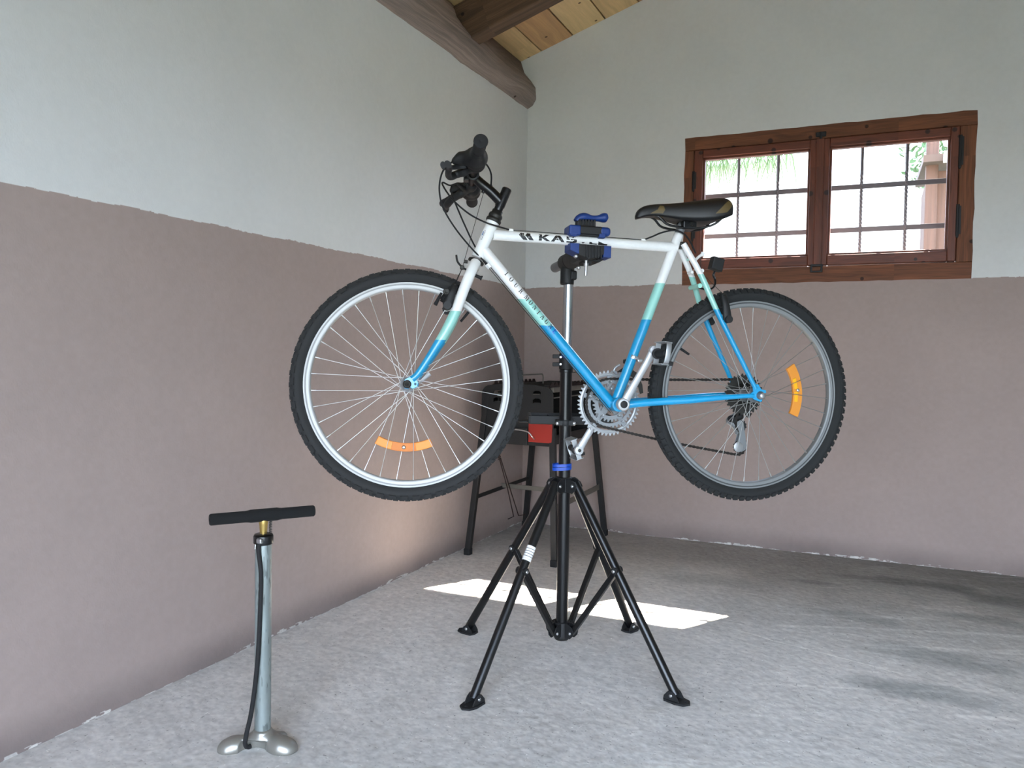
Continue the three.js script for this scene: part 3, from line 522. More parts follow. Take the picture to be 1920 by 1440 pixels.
// blue band looped round the pole
{
  const R = [], tz = (x, z) => [SX + 0.91 * x + 0.415 * z, 0, SZ - 0.415 * x + 0.91 * z];
  const outline = []; for (let i = 0; i <= 16; i++) { const a = -Math.PI / 2 + (i / 16) * Math.PI; outline.push([0.0215 * Math.cos(a), 0.0215 * Math.sin(a)]); }
  outline.push([-0.015, 0.0215], [-0.03, 0.018], [-0.037, 0.012], [-0.039, 0.0], [-0.037, -0.01], [-0.03, -0.018], [-0.015, -0.0215]);
  const band = (y0, tilt, h) => { const c = new THREE.CatmullRomCurve3(outline.map(([x, z]) => { const q = tz(x, z); return V(q[0], y0 + tilt * x, q[2]); }), true, 'centripetal').getSpacedPoints(80), pos = [], idx = [], ctr = V(SX, y0, SZ);
    c.forEach((p) => { const o = p.clone().sub(ctr).setY(0).normalize(); for (const [dy, dr] of [[-h, 0], [-h, 0.0016], [h, 0.0016], [h, 0]]) pos.push(p.x + o.x * dr, p.y + dy, p.z + o.z * dr); });
    for (let i = 0; i < c.length - 1; i++) for (let j = 0; j < 4; j++) { const a = i * 4 + j, b = i * 4 + (j + 1) % 4; idx.push(a, b, a + 4, b, b + 4, a + 4); }
    const g = new THREE.BufferGeometry(); g.setAttribute('position', new THREE.Float32BufferAttribute(pos, 3)); g.setIndex(idx); const t = g.toNonIndexed(); t.computeVertexNormals(); return clean(t); };
  scene.add(tag(mesh('strap', join(band(0.66, 0.06, 0.0045), band(0.649, 0.07, 0.005)), M.strap), 'blue elastic band looped round the black pole of the repair stand', 'strap'));
}
// ---------------------------------------------------------------- charcoal grill in the corner
{
  const g = thing('barbecue_grill', 'black charcoal barbecue on four slanting legs in the corner', 'barbecue', [0.32, 0, 0.48]);
  const P = (x, y, z) => [x - 0.32, y, z - 0.48];
  const leg = (a, b, w = 0.026) => { const A = V3(P(...a)), B = V3(P(...b)), L = A.distanceTo(B), d = B.clone().sub(A).normalize(); const t = w * 0.12; const gs = [rbox(w, L, t, 0.001, [0, 0, w / 2]), rbox(t, L, w, 0.001, [-w / 2, 0, 0]), rbox(t, L, w, 0.001, [w / 2, 0, 0])]; const m = join(gs); m.applyQuaternion(new THREE.Quaternion().setFromUnitVectors(Y1, d)); const c = A.clone().add(B).multiplyScalar(0.5); return m.translate(c.x, c.y, c.z); };
  const legs = [[[0.078, 0.02, 0.85], [0.15, 0.84, 0.79]], [[0.552, 0.02, 0.86], [0.508, 0.66, 0.8]], [[0.071, 0.02, 0.107], [0.145, 0.66, 0.165]], [[0.561, 0.02, 0.112], [0.5, 0.66, 0.16]]];
  for (const [a, b] of legs) { const l = part(g, 'leg', leg(a, b), M.grillBlack); part(l, 'rubber_foot', at(rbox(0.034, 0.034, 0.036, 0.004), P(a[0], 0.0175, a[2])), M.rubber); }
  // end panels (rounded top corners, two slots in each half)
  const panel = (z, dir) => {
    const w0 = 0.122, w1 = 0.51, y0 = 0.57, y1 = 0.862, r = 0.045;
    const pts = [[w0 - 0.004, y0], [w1 + 0.004, y0], [w1, y1 - r]]; for (let i = 0; i <= 6; i++) { const a = (i / 6) * Math.PI / 2; pts.push([w1 - r + r * Math.cos(a), y1 - r + r * Math.sin(a)]); } pts.push([w1 - 0.1, y1 + 0.008], [w0 + 0.1, y1 + 0.008]); for (let i = 0; i <= 6; i++) { const a = Math.PI / 2 + (i / 6) * Math.PI / 2; pts.push([w0 + r + r * Math.cos(a), y1 - r + r * Math.sin(a)]); }
    const slot = (x, y, w, h) => [[x - w, y - h], [x - w, y + h * 0.4], [x - w * 0.5, y + h], [x + w * 0.6, y + h], [x + w, y + h * 0.4], [x + w, y - h], [x + w * 0.6, y - h * 0.5], [x - w * 0.6, y - h * 0.5]];
    const holes = [slot(0.21, 0.83, 0.02, 0.008), slot(0.424, 0.832, 0.02, 0.008), slot(0.21, 0.79, 0.022, 0.012), slot(0.424, 0.79, 0.022, 0.013)];
    return extr(pts, 0.006, 0.001, holes).translate(-0.32, 0, z - 0.48);
  };
  part(g, 'end_panel', panel(0.803), M.grillBlack); part(g, 'end_panel', panel(0.15), M.grillBlack);
  parts(g, 'slot_lip', [rbox(0.036, 0.0025, 0.01, 0.001, P(0.424, 0.824, 0.81)), rbox(0.034, 0.003, 0.01, 0.001, P(0.21, 0.823, 0.81))], M.grillGrey);
  // fire box: sides, floor, inside, grey top flange
  part(g, 'side_panel', [rbox(0.005, 0.2, 0.64, 0.001, P(0.13, 0.7, 0.478)), rbox(0.005, 0.045, 0.64, 0.001, P(0.505, 0.6, 0.478)), rbox(0.38, 0.006, 0.645, 0.002, P(0.318, 0.578, 0.478))], M.grillBlack);
  part(g, 'fire_bowl', [rbox(0.3, 0.006, 0.6, 0.002, P(0.3, 0.66, 0.478)), rbox(0.006, 0.18, 0.6, 0.002, P(0.2, 0.74, 0.478)), box(0.3, 0.15, 0.006, P(0.33, 0.74, 0.2))], M.grillInside);
  part(g, 'flange', [rbox(0.02, 0.024, 0.63, 0.003, P(0.498, 0.846, 0.478)), rbox(0.008, 0.006, 0.63, 0.002, P(0.506, 0.808, 0.478)), rbox(0.02, 0.02, 0.63, 0.003, P(0.14, 0.846, 0.478))], M.grillGrey);
  // serrated spit rests along the top
  const comb = (x) => { const pts = [[0.19, 0], [0.76, 0], [0.76, 0.006]]; for (let z = 0.74; z > 0.22; z -= 0.055) pts.push([z, 0.012], [z - 0.008, 0.024], [z - 0.032, 0.024], [z - 0.042, 0.012], [z - 0.048, 0.007]); pts.push([0.19, 0.007]); const q = extr(pts, 0.004, 0); q.rotateY(-Math.PI / 2); return q.translate(x - 0.32, 0.857, -0.48); };
  part(g, 'spit_rest', [comb(0.47)], M.rust); part(g, 'spit_rest', [comb(0.16)], M.rust);
  part(g, 'drawer', [rbox(0.125, 0.092, 0.012, 0.003, P(0.45, 0.635, 0.815))], M.red, 'red metal plate under the end panel');
  part(g, 'drawer_handle', sweep([P(0.27, 0.64, 0.83), P(0.29, 0.648, 0.85), P(0.36, 0.648, 0.85), P(0.4, 0.64, 0.85), P(0.418, 0.618, 0.842), P(0.42, 0.605, 0.82)], 0.0035, { seg: 8 }), M.steel);
  part(g, 'drawer_front', [rbox(0.2, 0.085, 0.01, 0.003, P(0.28, 0.615, 0.812))], M.grillBlack);
  // cross bars
  const flat = (a, b, h = 0.024, t = 0.005) => { const A = V3(P(...a)), B = V3(P(...b)), L = A.distanceTo(B), d = B.clone().sub(A); const q = rbox(L, h, t, 0.001); q.rotateZ(Math.asin(d.y / L)); q.rotateY(Math.atan2(-d.z, d.x)); const c = A.add(B).multiplyScalar(0.5); return q.translate(c.x, c.y, c.z); };
  part(g, 'cross_bar', flat([0.1, 0.29, 0.83], [0.1, 0.295, 0.13], 0.02), M.grillBlack); part(g, 'cross_bar', flat([0.535, 0.275, 0.84], [0.535, 0.28, 0.13], 0.03), M.grillGrey);
  part(g, 'cross_bar', flat([0.095, 0.305, 0.5], [0.54, 0.3, 0.5], 0.024), M.grillGrey);
}
// two cooking grates stand on the grill: only the wire handles rise above it
{
  const bent = (p, r = 0.0035) => sweep(p, r, { seg: 8, curve: false });
  const handle = (z0, z1, x, y0, y1) => { const r = 0.02, pts = [[x, y0, z0]]; for (let i = 0; i <= 6; i++) { const a = Math.PI - (i / 6) * Math.PI / 2; pts.push([x, y1 - r + r * Math.sin(a), z0 - r - r * Math.cos(a)]); } for (let i = 0; i <= 6; i++) { const a = Math.PI / 2 - (i / 6) * Math.PI / 2; pts.push([x, y1 - r + r * Math.sin(a), z1 + r - r * Math.cos(a)]); } pts.push([x, y0, z1]); return pts; };
  const grate = (label, zc, x0, hz0, hz1, hx, y1) => {
    const t = thing('cooking_grate', label, 'grate', [0.32, 0.862, zc], 'cooking grates');
    const w = []; for (let i = 0; i < 13; i++) { const z = -0.15 + i * 0.025; w.push(rod([-0.13, 0, z], [0.13, 0, z], 0.002, 0.002, 6)); }
    for (const x of [-0.13, 0.13]) w.push(rod([x, 0, -0.152], [x, 0, 0.152], 0.003, 0.003, 6));
    part(t, 'grid', w, M.darkSteel);
    part(t, 'handle', bent(handle(hz0 - zc, hz1 - zc, hx - 0.32, 0.0, y1 - 0.862)), M.grillGrey);
  };
  grate('wire cooking grate with an upright handle, nearer the front of the barbecue', 0.62, 0, 0.78, 0.45, 0.31, 0.915);
  grate('wire cooking grate with a taller upright handle, behind the other grate', 0.31, 0, 0.4, 0.16, 0.44, 0.925);
}
// fire tongs with a sprung handle hanging from the barbecue
{
  const t = thing('grate_lifter', 'rusty wire lifter with a coiled handle hanging under the barbecue', 'grate lifter', [0.17, 0.13, 0.5]);
  const P = (x, y, z) => [x - 0.17, y - 0.13, z - 0.5];
  part(t, 'rod', [sweep([P(0.15, 0.57, 0.69), P(0.155, 0.47, 0.655), P(0.17, 0.3, 0.58), P(0.18, 0.145, 0.52), P(0.155, 0.132, 0.54)], 0.003, { seg: 7, curve: false }), sweep([P(0.16, 0.47, 0.65), P(0.18, 0.3, 0.57), P(0.2, 0.148, 0.5), P(0.235, 0.155, 0.49)], 0.003, { seg: 7, curve: false })], M.rust);
  part(t, 'coil', sweep(Array.from({ length: 90 }, (_, i) => { const k = i / 89, a = k * 9 * 6.283, r = 0.0135 - 0.007 * k; return P(0.15 + 0.006 * k + r * Math.cos(a), 0.57 - 0.11 * k, 0.69 - 0.04 * k + r * Math.sin(a)); }), 0.0023, { seg: 6, n: 260 }), M.rust);
}
// ---------------------------------------------------------------- the bicycle
const BASE = V(0.52, -0.329, 0);                                        // lowest point between the wheels, in the bicycle's frame
const bike = thing('bicycle', 'white and blue mountain bike clamped high on the black repair stand', 'bicycle');
{
  const m = BIKE.clone().multiply(new THREE.Matrix4().makeTranslation(BASE.x, BASE.y, BASE.z));
  m.decompose(bike.position, bike.quaternion, bike.scale);
}
const HB = V(0.1835, 0.3603, 0), HT = V(0.226, 0.4691, 0), HD = HB.clone().sub(HT).normalize();
const STEER = new THREE.Matrix4().makeTranslation(HB.x, HB.y, 0).multiply(new THREE.Matrix4().makeRotationAxis(HD, 0.11684)).multiply(new THREE.Matrix4().makeTranslation(-HB.x, -HB.y, 0));
const group = (name, label, steered) => {                               // a part of the bicycle, placed in the bicycle's frame
  const g = sub(bike, name); if (label) g.userData.label = label;
  const m = new THREE.Matrix4().makeTranslation(-BASE.x, -BASE.y, 0); if (steered) m.multiply(STEER);
  g.applyMatrix4(m); return g;
};
const bpart = (name, geo, mat, label, steered) => { const m = part(bike, name, geo, mat, label); const q = new THREE.Matrix4().makeTranslation(-BASE.x, -BASE.y, 0); if (steered) q.multiply(STEER); m.applyMatrix4(q); return m; };

// ---- painted tubes: bands cut level, and lettering
const COL = { white: [232, 232, 229], mint: [146, 203, 190], blue: [5, 144, 192] };
function painted(pts, r, cuts, { curve = false, draw = null, W = 512, H = 64, seg = 28, flat = [1, 1] } = {}) {   // cuts: [height of white/mint, height of mint/blue]
  const geo = sweep(pts, r, { seg, curve, start: [0, 0, 1], n: curve ? 40 : 0, flat });
  const P = pts.map(V3), c = curve ? new THREE.CatmullRomCurve3(P, false, 'centripetal') : null, rad = typeof r === 'function' ? r : () => r;
  const tex = canvasTex(W, H, (x) => {
    const im = x.createImageData(W, H);
    for (let i = 0; i < W; i++) {
      const t = (i + 0.5) / W, p = c ? c.getPointAt(t) : P[0].clone().lerp(P[P.length - 1], t), d = c ? c.getTangentAt(t) : P[P.length - 1].clone().sub(P[0]).normalize(), up = Math.hypot(d.x, d.y) ? d.x / Math.hypot(d.x, d.y) : 0;
      for (let j = 0; j < H; j++) {
        const a = (0.5 - (j + 0.5) / H) * 2 * Math.PI, y = p.y + rad(t) * Math.sin(a) * up;
        const k = y > cuts[0] ? COL.white : y > cuts[1] ? COL.mint : COL.blue, n = 1 - 0.05 * fbm(i * 0.02, j * 0.05, 2, 151), o = (j * W + i) * 4;
        im.data[o] = k[0] * n; im.data[o + 1] = k[1] * n; im.data[o + 2] = k[2] * n; im.data[o + 3] = 255;
      }
    }
    x.putImageData(im, 0, 0);
    if (draw) draw(x, W, H);
  });
  return [geo, phys({ map: tex, roughness: 0.34, clearcoat: 0.5, clearcoatRoughness: 0.15 })];
}
{
  const f = group('frame', 'white, mint and blue painted frame');
  const tt = [[0.228, 0.4335, 0], [0.786, 0.434, 0]], TL = 0.558, TR = 0.0148;
  part(f, 'top_tube', ...painted(tt, TR, [-9, -9], { W: 2048, H: 340, seg: 36, draw: (c, W, H) => {
    const X = (u) => ((u - 0.228) / TL) * W, S = W / TL;                 // pixels per metre
    c.save(); c.translate(0, H / 2);
    c.fillStyle = '#121212';
    const y0 = -0.0098 * S, h = 0.0195 * S, poly = (p) => { c.beginPath(); p.forEach(([x, y], i) => (i ? c.lineTo(X(x), y0 + y * h) : c.moveTo(X(x), y0 + y * h))); c.closePath(); c.fill(); };
    for (const u of [0.301, 0.3195]) poly([[u - 0.001, 0.35], [u + 0.005, -0.04], [u + 0.014, 0], [u + 0.0145, 0.3], [u + 0.0255, 1.04], [u + 0.0125, 1.02]]);
    poly([[0.359, 0], [0.368, 0], [0.368, 1], [0.359, 1]]); poly([[0.368, 0.42], [0.379, 0.02], [0.39, 0.02], [0.377, 0.45], [0.393, 1], [0.382, 1], [0.368, 0.62]]);   // K
    poly([[0.395, 1], [0.409, 0], [0.421, 0], [0.436, 1], [0.426, 1], [0.422, 0.74], [0.408, 0.74], [0.405, 1]]);                                                        // A
    poly([[0.441, 1], [0.441, 0.8], [0.46, 0.8], [0.46, 0.62], [0.441, 0.56], [0.441, 0.05], [0.468, 0.05], [0.468, 0.25], [0.45, 0.25], [0.45, 0.4], [0.472, 0.48], [0.472, 0.9], [0.464, 1]]); // S
    poly([[0.486, 0.8], [0.497, 0.76], [0.491, 1]]);                                                                                                                    // what is left of the rest
    poly([[0.51, 1], [0.51, 0.66], [0.517, 0.7], [0.52, 0.88], [0.533, 0.88], [0.533, 1.05]]); poly([[0.537, 1.05], [0.537, 0.5], [0.546, 0.66], [0.556, 0.84], [0.565, 0.86], [0.564, 1.08]]);
    c.fillStyle = '#e6e6e3'; let s2 = 99; const q = () => { s2 = (s2 * 1103515245 + 12345) % 2147483648; return s2 / 2147483648; };
    poly([[0.4125, 0.5], [0.415, 0.3], [0.418, 0.5]]);
    for (let k = 0; k < 46; k++) { const x = X(0.3 + q() * 0.16), y = y0 + q() * h * 0.8, r = (0.0003 + q() * 0.0007) * S; c.beginPath(); c.ellipse(x, y, r * 1.6, r, q() * 3, 0, 7); c.fill(); }
    for (let k = 0; k < 14; k++) { const x = X(0.444 + q() * 0.024), y = y0 + q() * h * 0.7, r = 0.0014 * S; c.beginPath(); c.ellipse(x, y, r * 1.8, r, q() * 3, 0, 7); c.fill(); }
    c.restore();
  } }));
  const d0 = V(0.2, 0.3895, 0), d1 = V(0.6, -0.0415, 0), DL = d0.distanceTo(d1);
  part(f, 'down_tube', ...painted([d0.toArray(), d1.toArray()], 0.0168, [0.2545, 0.182], { W: 2048, H: 400, seg: 36, draw: (c, W, H) => {
    const S = W / DL; c.save(); c.translate(0, H / 2);
    c.fillStyle = '#33322e'; c.font = 'bold ' + Math.round(0.026 * S) + 'px serif'; c.textAlign = 'center';
    const put = (t, m, col, sx = 0.62) => { c.save(); c.fillStyle = col || '#33322e'; c.translate(m * S, 0.0015 * S); c.scale(sx, 1); c.fillText(t, 0, 0); c.restore(); };
    [...'TOUR'].forEach((t, i) => put(t, 0.094 + i * 0.0215)); [...'MONTAGNE'].forEach((t, i) => put(t, 0.184 + i * 0.0179, i > 6 ? '#0c3fae' : i > 5 ? '#1c2a55' : undefined, i ? 0.6 : 0.64));
    // worn tops of the letters
    let s2 = 7; const q = () => { s2 = (s2 * 1103515245 + 12345) % 2147483648; return s2 / 2147483648; };
    for (let k = 0; k < 60; k++) { const m = 0.09 + q() * 0.2, y = (-0.0185 + q() * 0.006) * S, up = m > 0.19 ? 'rgba(170,205,195,0.75)' : 'rgba(214,210,200,0.8)'; c.fillStyle = up; c.beginPath(); c.ellipse(m * S, y, 0.003 * S, 0.0018 * S, -0.4, 0, 7); c.fill(); }
    c.restore();
  } }));
  part(f, 'seat_tube', ...painted([[0.7915, 0.4735, 0], [0.6125, -0.03, 0]].map(([a, b]) => [a, b, 0]), 0.0145, [0.3235, 0.2135], { W: 1024 }));
  part(f, 'head_tube', [latheOn([[0.0185, 0], [0.0185, 0.006], [0.0175, 0.009], [0.0172, 0.1], [0.0185, 0.104], [0.0185, 0.112], [0, 0.112]], HT.clone().addScaledVector(HD, -0.001).toArray(), HB.toArray(), 32)], M.white);
  // small worn crest on the head tube: a blue and dark transfer
  { const tex = canvasTex(128, 256, (c, w, h) => { c.fillStyle = '#e8e8e5'; c.fillRect(0, 0, w, h); c.fillStyle = '#2d5f97'; c.fillRect(34, 60, 26, 70); c.fillStyle = '#3a3f4a'; for (let k = 0; k < 7; k++) c.fillRect(68 + (k % 2) * 6, 40 + k * 24, 22, 12); c.fillStyle = '#555'; for (let k = 0; k < 5; k++) c.fillRect(32, 140 + k * 14, 20, 5); });
    const g = new THREE.CylinderGeometry(0.01775, 0.01775, 0.045, 16, 1, true, -0.5, 1.0); g.rotateY(-0.85); g.rotateZ(Math.atan2(-HD.x, HD.y) + Math.PI); const c = HT.clone().lerp(HB, 0.42); part(f, 'badge', g.translate(c.x, c.y, c.z), std({ map: tex, roughness: 0.5 }), 'worn blue and dark transfer on the head tube'); }
  const st = (z) => [[0.8, 0.443, z * 0.017], [0.852, 0.354, z * 0.031], [0.896, 0.2565, z * 0.046], [0.982, 0.0985, z * 0.06], [1.026, 0.019, z * 0.066]];
  for (const z of [1, -1]) part(f, 'seat_stay', ...painted(st(z), (t) => 0.0088 - 0.0022 * t * t, [0.353, 0.25], { curve: true, W: 512, seg: 18 }));
  for (const z of [1, -1]) part(f, 'chain_stay', sweep([[0.62, -0.043, z * 0.022], [0.675, -0.034, z * 0.03], [0.74, -0.027, z * 0.036], [0.83, -0.019, z * 0.05], [0.93, -0.008, z * 0.062], [1.02, -0.001, z * 0.066]], (t) => 0.0115 - 0.0045 * smooth(0.35, 1, t), { seg: 18, n: 40 }), M.frameBlue);
  part(f, 'bottom_bracket', [latheZ([[0, -0.036], [0.019, -0.036], [0.0205, -0.033], [0.0205, 0.033], [0.019, 0.036], [0, 0.036]], 32).translate(0.611, -0.04, 0)], M.frameBlue);
  parts(f, 'stay_bridge', [rod([0.8505, 0.32, -0.034], [0.8505, 0.32, 0.034], 0.007), rod([0.83, 0.402, -0.02], [0.83, 0.402, 0.02], 0.004)], M.mint);
  for (const z of [1, -1]) {
    const pts = [[-0.035, 0.002], [-0.022, 0.012], [-0.024, 0.03], [-0.008, 0.034], [0.004, 0.018], [0.018, 0.017], [0.02, 0.008], [0.008, 0.006], [0.012, -0.006], [0.004, -0.02], [-0.02, -0.012]];
    part(f, 'dropout', extr(pts, 0.006, 0.001).translate(1.0395, 0, z * 0.066), M.frameBlue);
  }
  parts(f, 'cable_stop', [rod([0.272, 0.4505, 0.004], [0.285, 0.4505, 0.004], 0.004, 0.004, 10), rod([0.672, 0.449, 0.004], [0.685, 0.449, 0.004], 0.004, 0.004, 10), rod([0.212, 0.349, 0.012], [0.222, 0.34, 0.012], 0.0045, 0.0045, 10), rod([0.212, 0.349, -0.012], [0.222, 0.34, -0.012], 0.0045, 0.0045, 10)], M.white);
  part(f, 'brake_cable_hanger', [sweep([[0.845, 0.4, 0.008], [0.858, 0.411, 0.003], [0.87, 0.419, 0]], 0.0042, { seg: 10 }), rod([0.868, 0.414, 0], [0.872, 0.424, 0], 0.006, 0.006, 12), rod([0.866, 0.368, -0.008], [0.866, 0.368, 0.012], 0.006, 0.006, 12), rod([0.835, 0.362, -0.018], [0.835, 0.362, 0.01], 0.0045, 0.0045, 10)], M.white);
}
// ---- fork, steered slightly
{
  const f = group('fork', 'white, mint and blue fork turned slightly', true);
  const legPts = (z) => [[0.1795, 0.348, z * 0.022], [0.168, 0.322, z * 0.041], [0.1476, 0.2673, z * 0.047], [0.1249, 0.2005, z * 0.05], [0.0986, 0.144, z * 0.052], [0.0843, 0.1193, z * 0.052], [0.0524, 0.0658, z * 0.052], [0.026, 0.026, z * 0.052], [0.013, 0.014, z * 0.052]];
  for (const z of [1, -1]) part(f, 'fork_leg', ...painted(legPts(z), (t) => 0.0148 - 0.0055 * smooth(0.45, 1, t), [0.205, 0.124], { curve: true, W: 1024, seg: 24 }));
  part(f, 'crown', [latheOn([[0, 0], [0.0175, 0], [0.0175, 0.016], [0.0155, 0.022], [0, 0.022]], [0.1735, 0.336, 0], [0.1835, 0.3603, 0], 28), rod([0.179, 0.346, -0.02], [0.179, 0.346, 0.02], 0.0145, 0.0145, 20)], M.white);
  for (const z of [1, -1]) part(f, 'dropout', extr([[-0.012, 0.0], [-0.006, 0.014], [0.008, 0.022], [0.022, 0.018], [0.03, 0.006], [0.028, -0.006], [0.016, -0.012], [0.006, -0.008], [0.004, -0.014], [-0.006, -0.012]], 0.006, 0.001, [ring(0.0028, 8).map(([x, y]) => [x + 0.022, y + 0.001])]).translate(0, 0, z * 0.051), M.frameBlue);
  parts(f, 'boss', [rod([0.118, 0.226, 0.045], [0.098, 0.219, 0.046], 0.0075, 0.0065, 12), rod([0.118, 0.226, -0.045], [0.098, 0.219, -0.046], 0.0075, 0.0065, 12)], M.white);
  part(f, 'bolt', [rod([0.172, 0.318, 0.0], [0.197, 0.309, 0.0], 0.005, 0.005, 10), rod([0.196, 0.3095, 0], [0.2, 0.308, 0], 0.007, 0.007, 8)], M.blackPlastic);
}
// ---- wheels
function wheel(parent, o) {
  const K = [];
  const prof = [[0.2835, -0.0105], [0.2875, -0.0125], [0.2935, -0.0195], [0.302, -0.0232], [0.3105, -0.0215], [0.317, -0.0155], [0.3205, -0.008], [0.3215, 0], [0.3205, 0.008], [0.317, 0.0155], [0.3105, 0.0215], [0.302, 0.0232], [0.2935, 0.0195], [0.2875, 0.0125], [0.2835, 0.0105]];
  const kn = (w, h, d, th, r, z, tilt) => { const b = box(h, w, d); b.rotateY(tilt); b.translate(r, 0, z); b.rotateZ(th); return b; };
  for (let i = 0; i < o.knobs; i++) {
    const t = (i / o.knobs) * 2 * Math.PI, st = (2 * Math.PI) / o.knobs;
    for (const s of [1, -1]) {
      K.push(kn(st * 0.32 * 0.6, 0.006, 0.0135, t + (s > 0 ? 0 : st / 2), 0.3145, s * 0.0192, -s * 1.0));
      K.push(kn(st * 0.32 * 0.42, 0.006, 0.008, t + st * (s > 0 ? 0.3 : 0.8), 0.3222, s * 0.0065, -s * 0.25));
      if (o.knobs < 70) K.push(kn(st * 0.32 * 0.3, 0.004, 0.006, t + st * 0.55, 0.319, s * 0.0125, -s * 0.6));
    }
  }
  part(parent, 'tire', [latheZ(prof, 160), ...K], o.tire);
  part(parent, 'rim', latheZ([[0.2865, 0.0125], [0.285, 0.0132], [0.2835, 0.0118], [0.2775, 0.0115], [0.277, 0.0108], [0.2735, 0.0108], [0.273, 0.0113], [0.2695, 0.0105], [0.2675, 0.008], [0.2668, 0], [0.2675, -0.008], [0.2695, -0.0105], [0.273, -0.0113], [0.277, -0.0108], [0.2835, -0.0118], [0.285, -0.0132], [0.2865, -0.0125], [0.284, -0.009], [0.284, 0.009], [0.2865, 0.0125]], 120), o.rim);
  for (const s of [1, -1]) part(parent, 'brake_track', latheZ([[0.2822, s * 0.0111], [0.2822, s * 0.01235], [0.2785, s * 0.01215], [0.2785, s * 0.0111]], 120), o.track);
  part(parent, 'hub', latheZ(o.hub, 28), o.hubMat);
  for (let i = 0; i < 36; i++) {
    const s = i % 2 ? 1 : -1, j = Math.floor(i / 2), a = ((i + o.phase) / 36) * 2 * Math.PI, lead = j % 2 ? 1 : -1, h = a + lead * 1.08, fz = s > 0 ? o.fl[0] : o.fl[1];
    const A = [o.fr * Math.cos(h), o.fr * Math.sin(h), fz + (j % 2 ? 0.0018 : -0.0018)], B = [0.267 * Math.cos(a), 0.267 * Math.sin(a), s * 0.0025];
    const u = V3(A).sub(V3(B)).normalize().multiplyScalar(0.014).add(V3(B)).toArray();
    part(parent, 'spoke', [rod(A, B, 0.00105, 0.00105, 5), rod(B, u, 0.0021, 0.0017, 6)], o.spoke);
  }
  const V0 = (o.valve / 180) * Math.PI, vp = (r) => [r * Math.cos(V0), r * Math.sin(V0), 0];
  part(parent, 'valve', rod(vp(0.27), vp(0.232), 0.0042, 0.0035, 10), M.rubber);
}
function reflector(parent, ang, r0, r1, half, mats, z) {                 // curved bar: three lenses on an arc
  const arc = (a0, a1, ra, rb, d) => { const p = [], n = 10; for (let i = 0; i <= n; i++) { const a = ang + mix(a0, a1, i / n); p.push([rb * Math.cos(a), rb * Math.sin(a)]); } for (let i = n; i >= 0; i--) { const a = ang + mix(a0, a1, i / n); p.push([ra * Math.cos(a), ra * Math.sin(a)]); } return extr(p, d, 0.001).translate(0, 0, z); };
  part(parent, 'reflector', arc(-half, half, r0, r1, 0.009), mats[0], 'amber spoke reflector');
  const t = half * 0.42, m = (r0 + r1) / 2, lens = mats[2] ? [[-half * 0.46, -half * 0.06, r0 + 0.003, m], [half * 0.06, half * 0.5, r0 + 0.003, m]] : [[-half * 0.985, -t, r0 + 0.001, r1 - 0.001], [t, half * 0.985, r0 + 0.001, r1 - 0.001]];
  for (const [a, b, ra, rb] of lens) part(parent, 'reflector_lens', arc(a, b, ra, rb, 0.0125), mats[1]);
  const rm = (r0 + r1) / 2;
  part(parent, 'reflector_screw', latheOn([[0.0055, -0.004], [0.0055, 0.0065], [0.004, 0.009], [0, 0.009]], [rm * Math.cos(ang), rm * Math.sin(ang), z], [rm * Math.cos(ang), rm * Math.sin(ang), 1], 14), M.steel);
}
{
  const w = group('front_wheel', 'front wheel with a knobbly tire and a bright rim', true);
  wheel(w, { knobs: 60, tire: M.tire, rim: M.rim, track: M.rimTrack, spoke: M.spoke, hubMat: M.alu, hub: [[0, -0.05], [0.0065, -0.05], [0.0065, -0.036], [0.0215, -0.035], [0.0215, -0.031], [0.012, -0.027], [0.0105, 0], [0.012, 0.027], [0.0215, 0.031], [0.0215, 0.035], [0.0125, 0.037], [0.0125, 0.046], [0.0065, 0.046], [0.0065, 0.05], [0, 0.05]], fr: 0.0185, fl: [0.033, -0.033], phase: 0.5, valve: 52 });
  reflector(w, -Math.PI / 2 - 0.03, 0.163, 0.187, 0.45, [M.orange, M.orangeLight], 0.006);
  part(w, 'axle_nut', [latheZ([[0, 0.05], [0.0115, 0.05], [0.0115, 0.06], [0.009, 0.063], [0.0065, 0.064], [0.0055, 0.061], [0, 0.061]], 24), latheZ([[0.003, 0.061], [0.003, 0.067], [0, 0.067]], 12)], M.darkSteel);
  part(w, 'quick_release', [sweep([[0.004, 0.002, -0.062], [0.02, 0.006, -0.064], [0.042, 0.02, -0.066], [0.06, 0.036, -0.064]], (t) => 0.005 + 0.003 * t, { seg: 10, flat: [0.5, 1] }), latheZ([[0, -0.068], [0.012, -0.066], [0.012, -0.052], [0, -0.052]], 20)], M.alu);
}
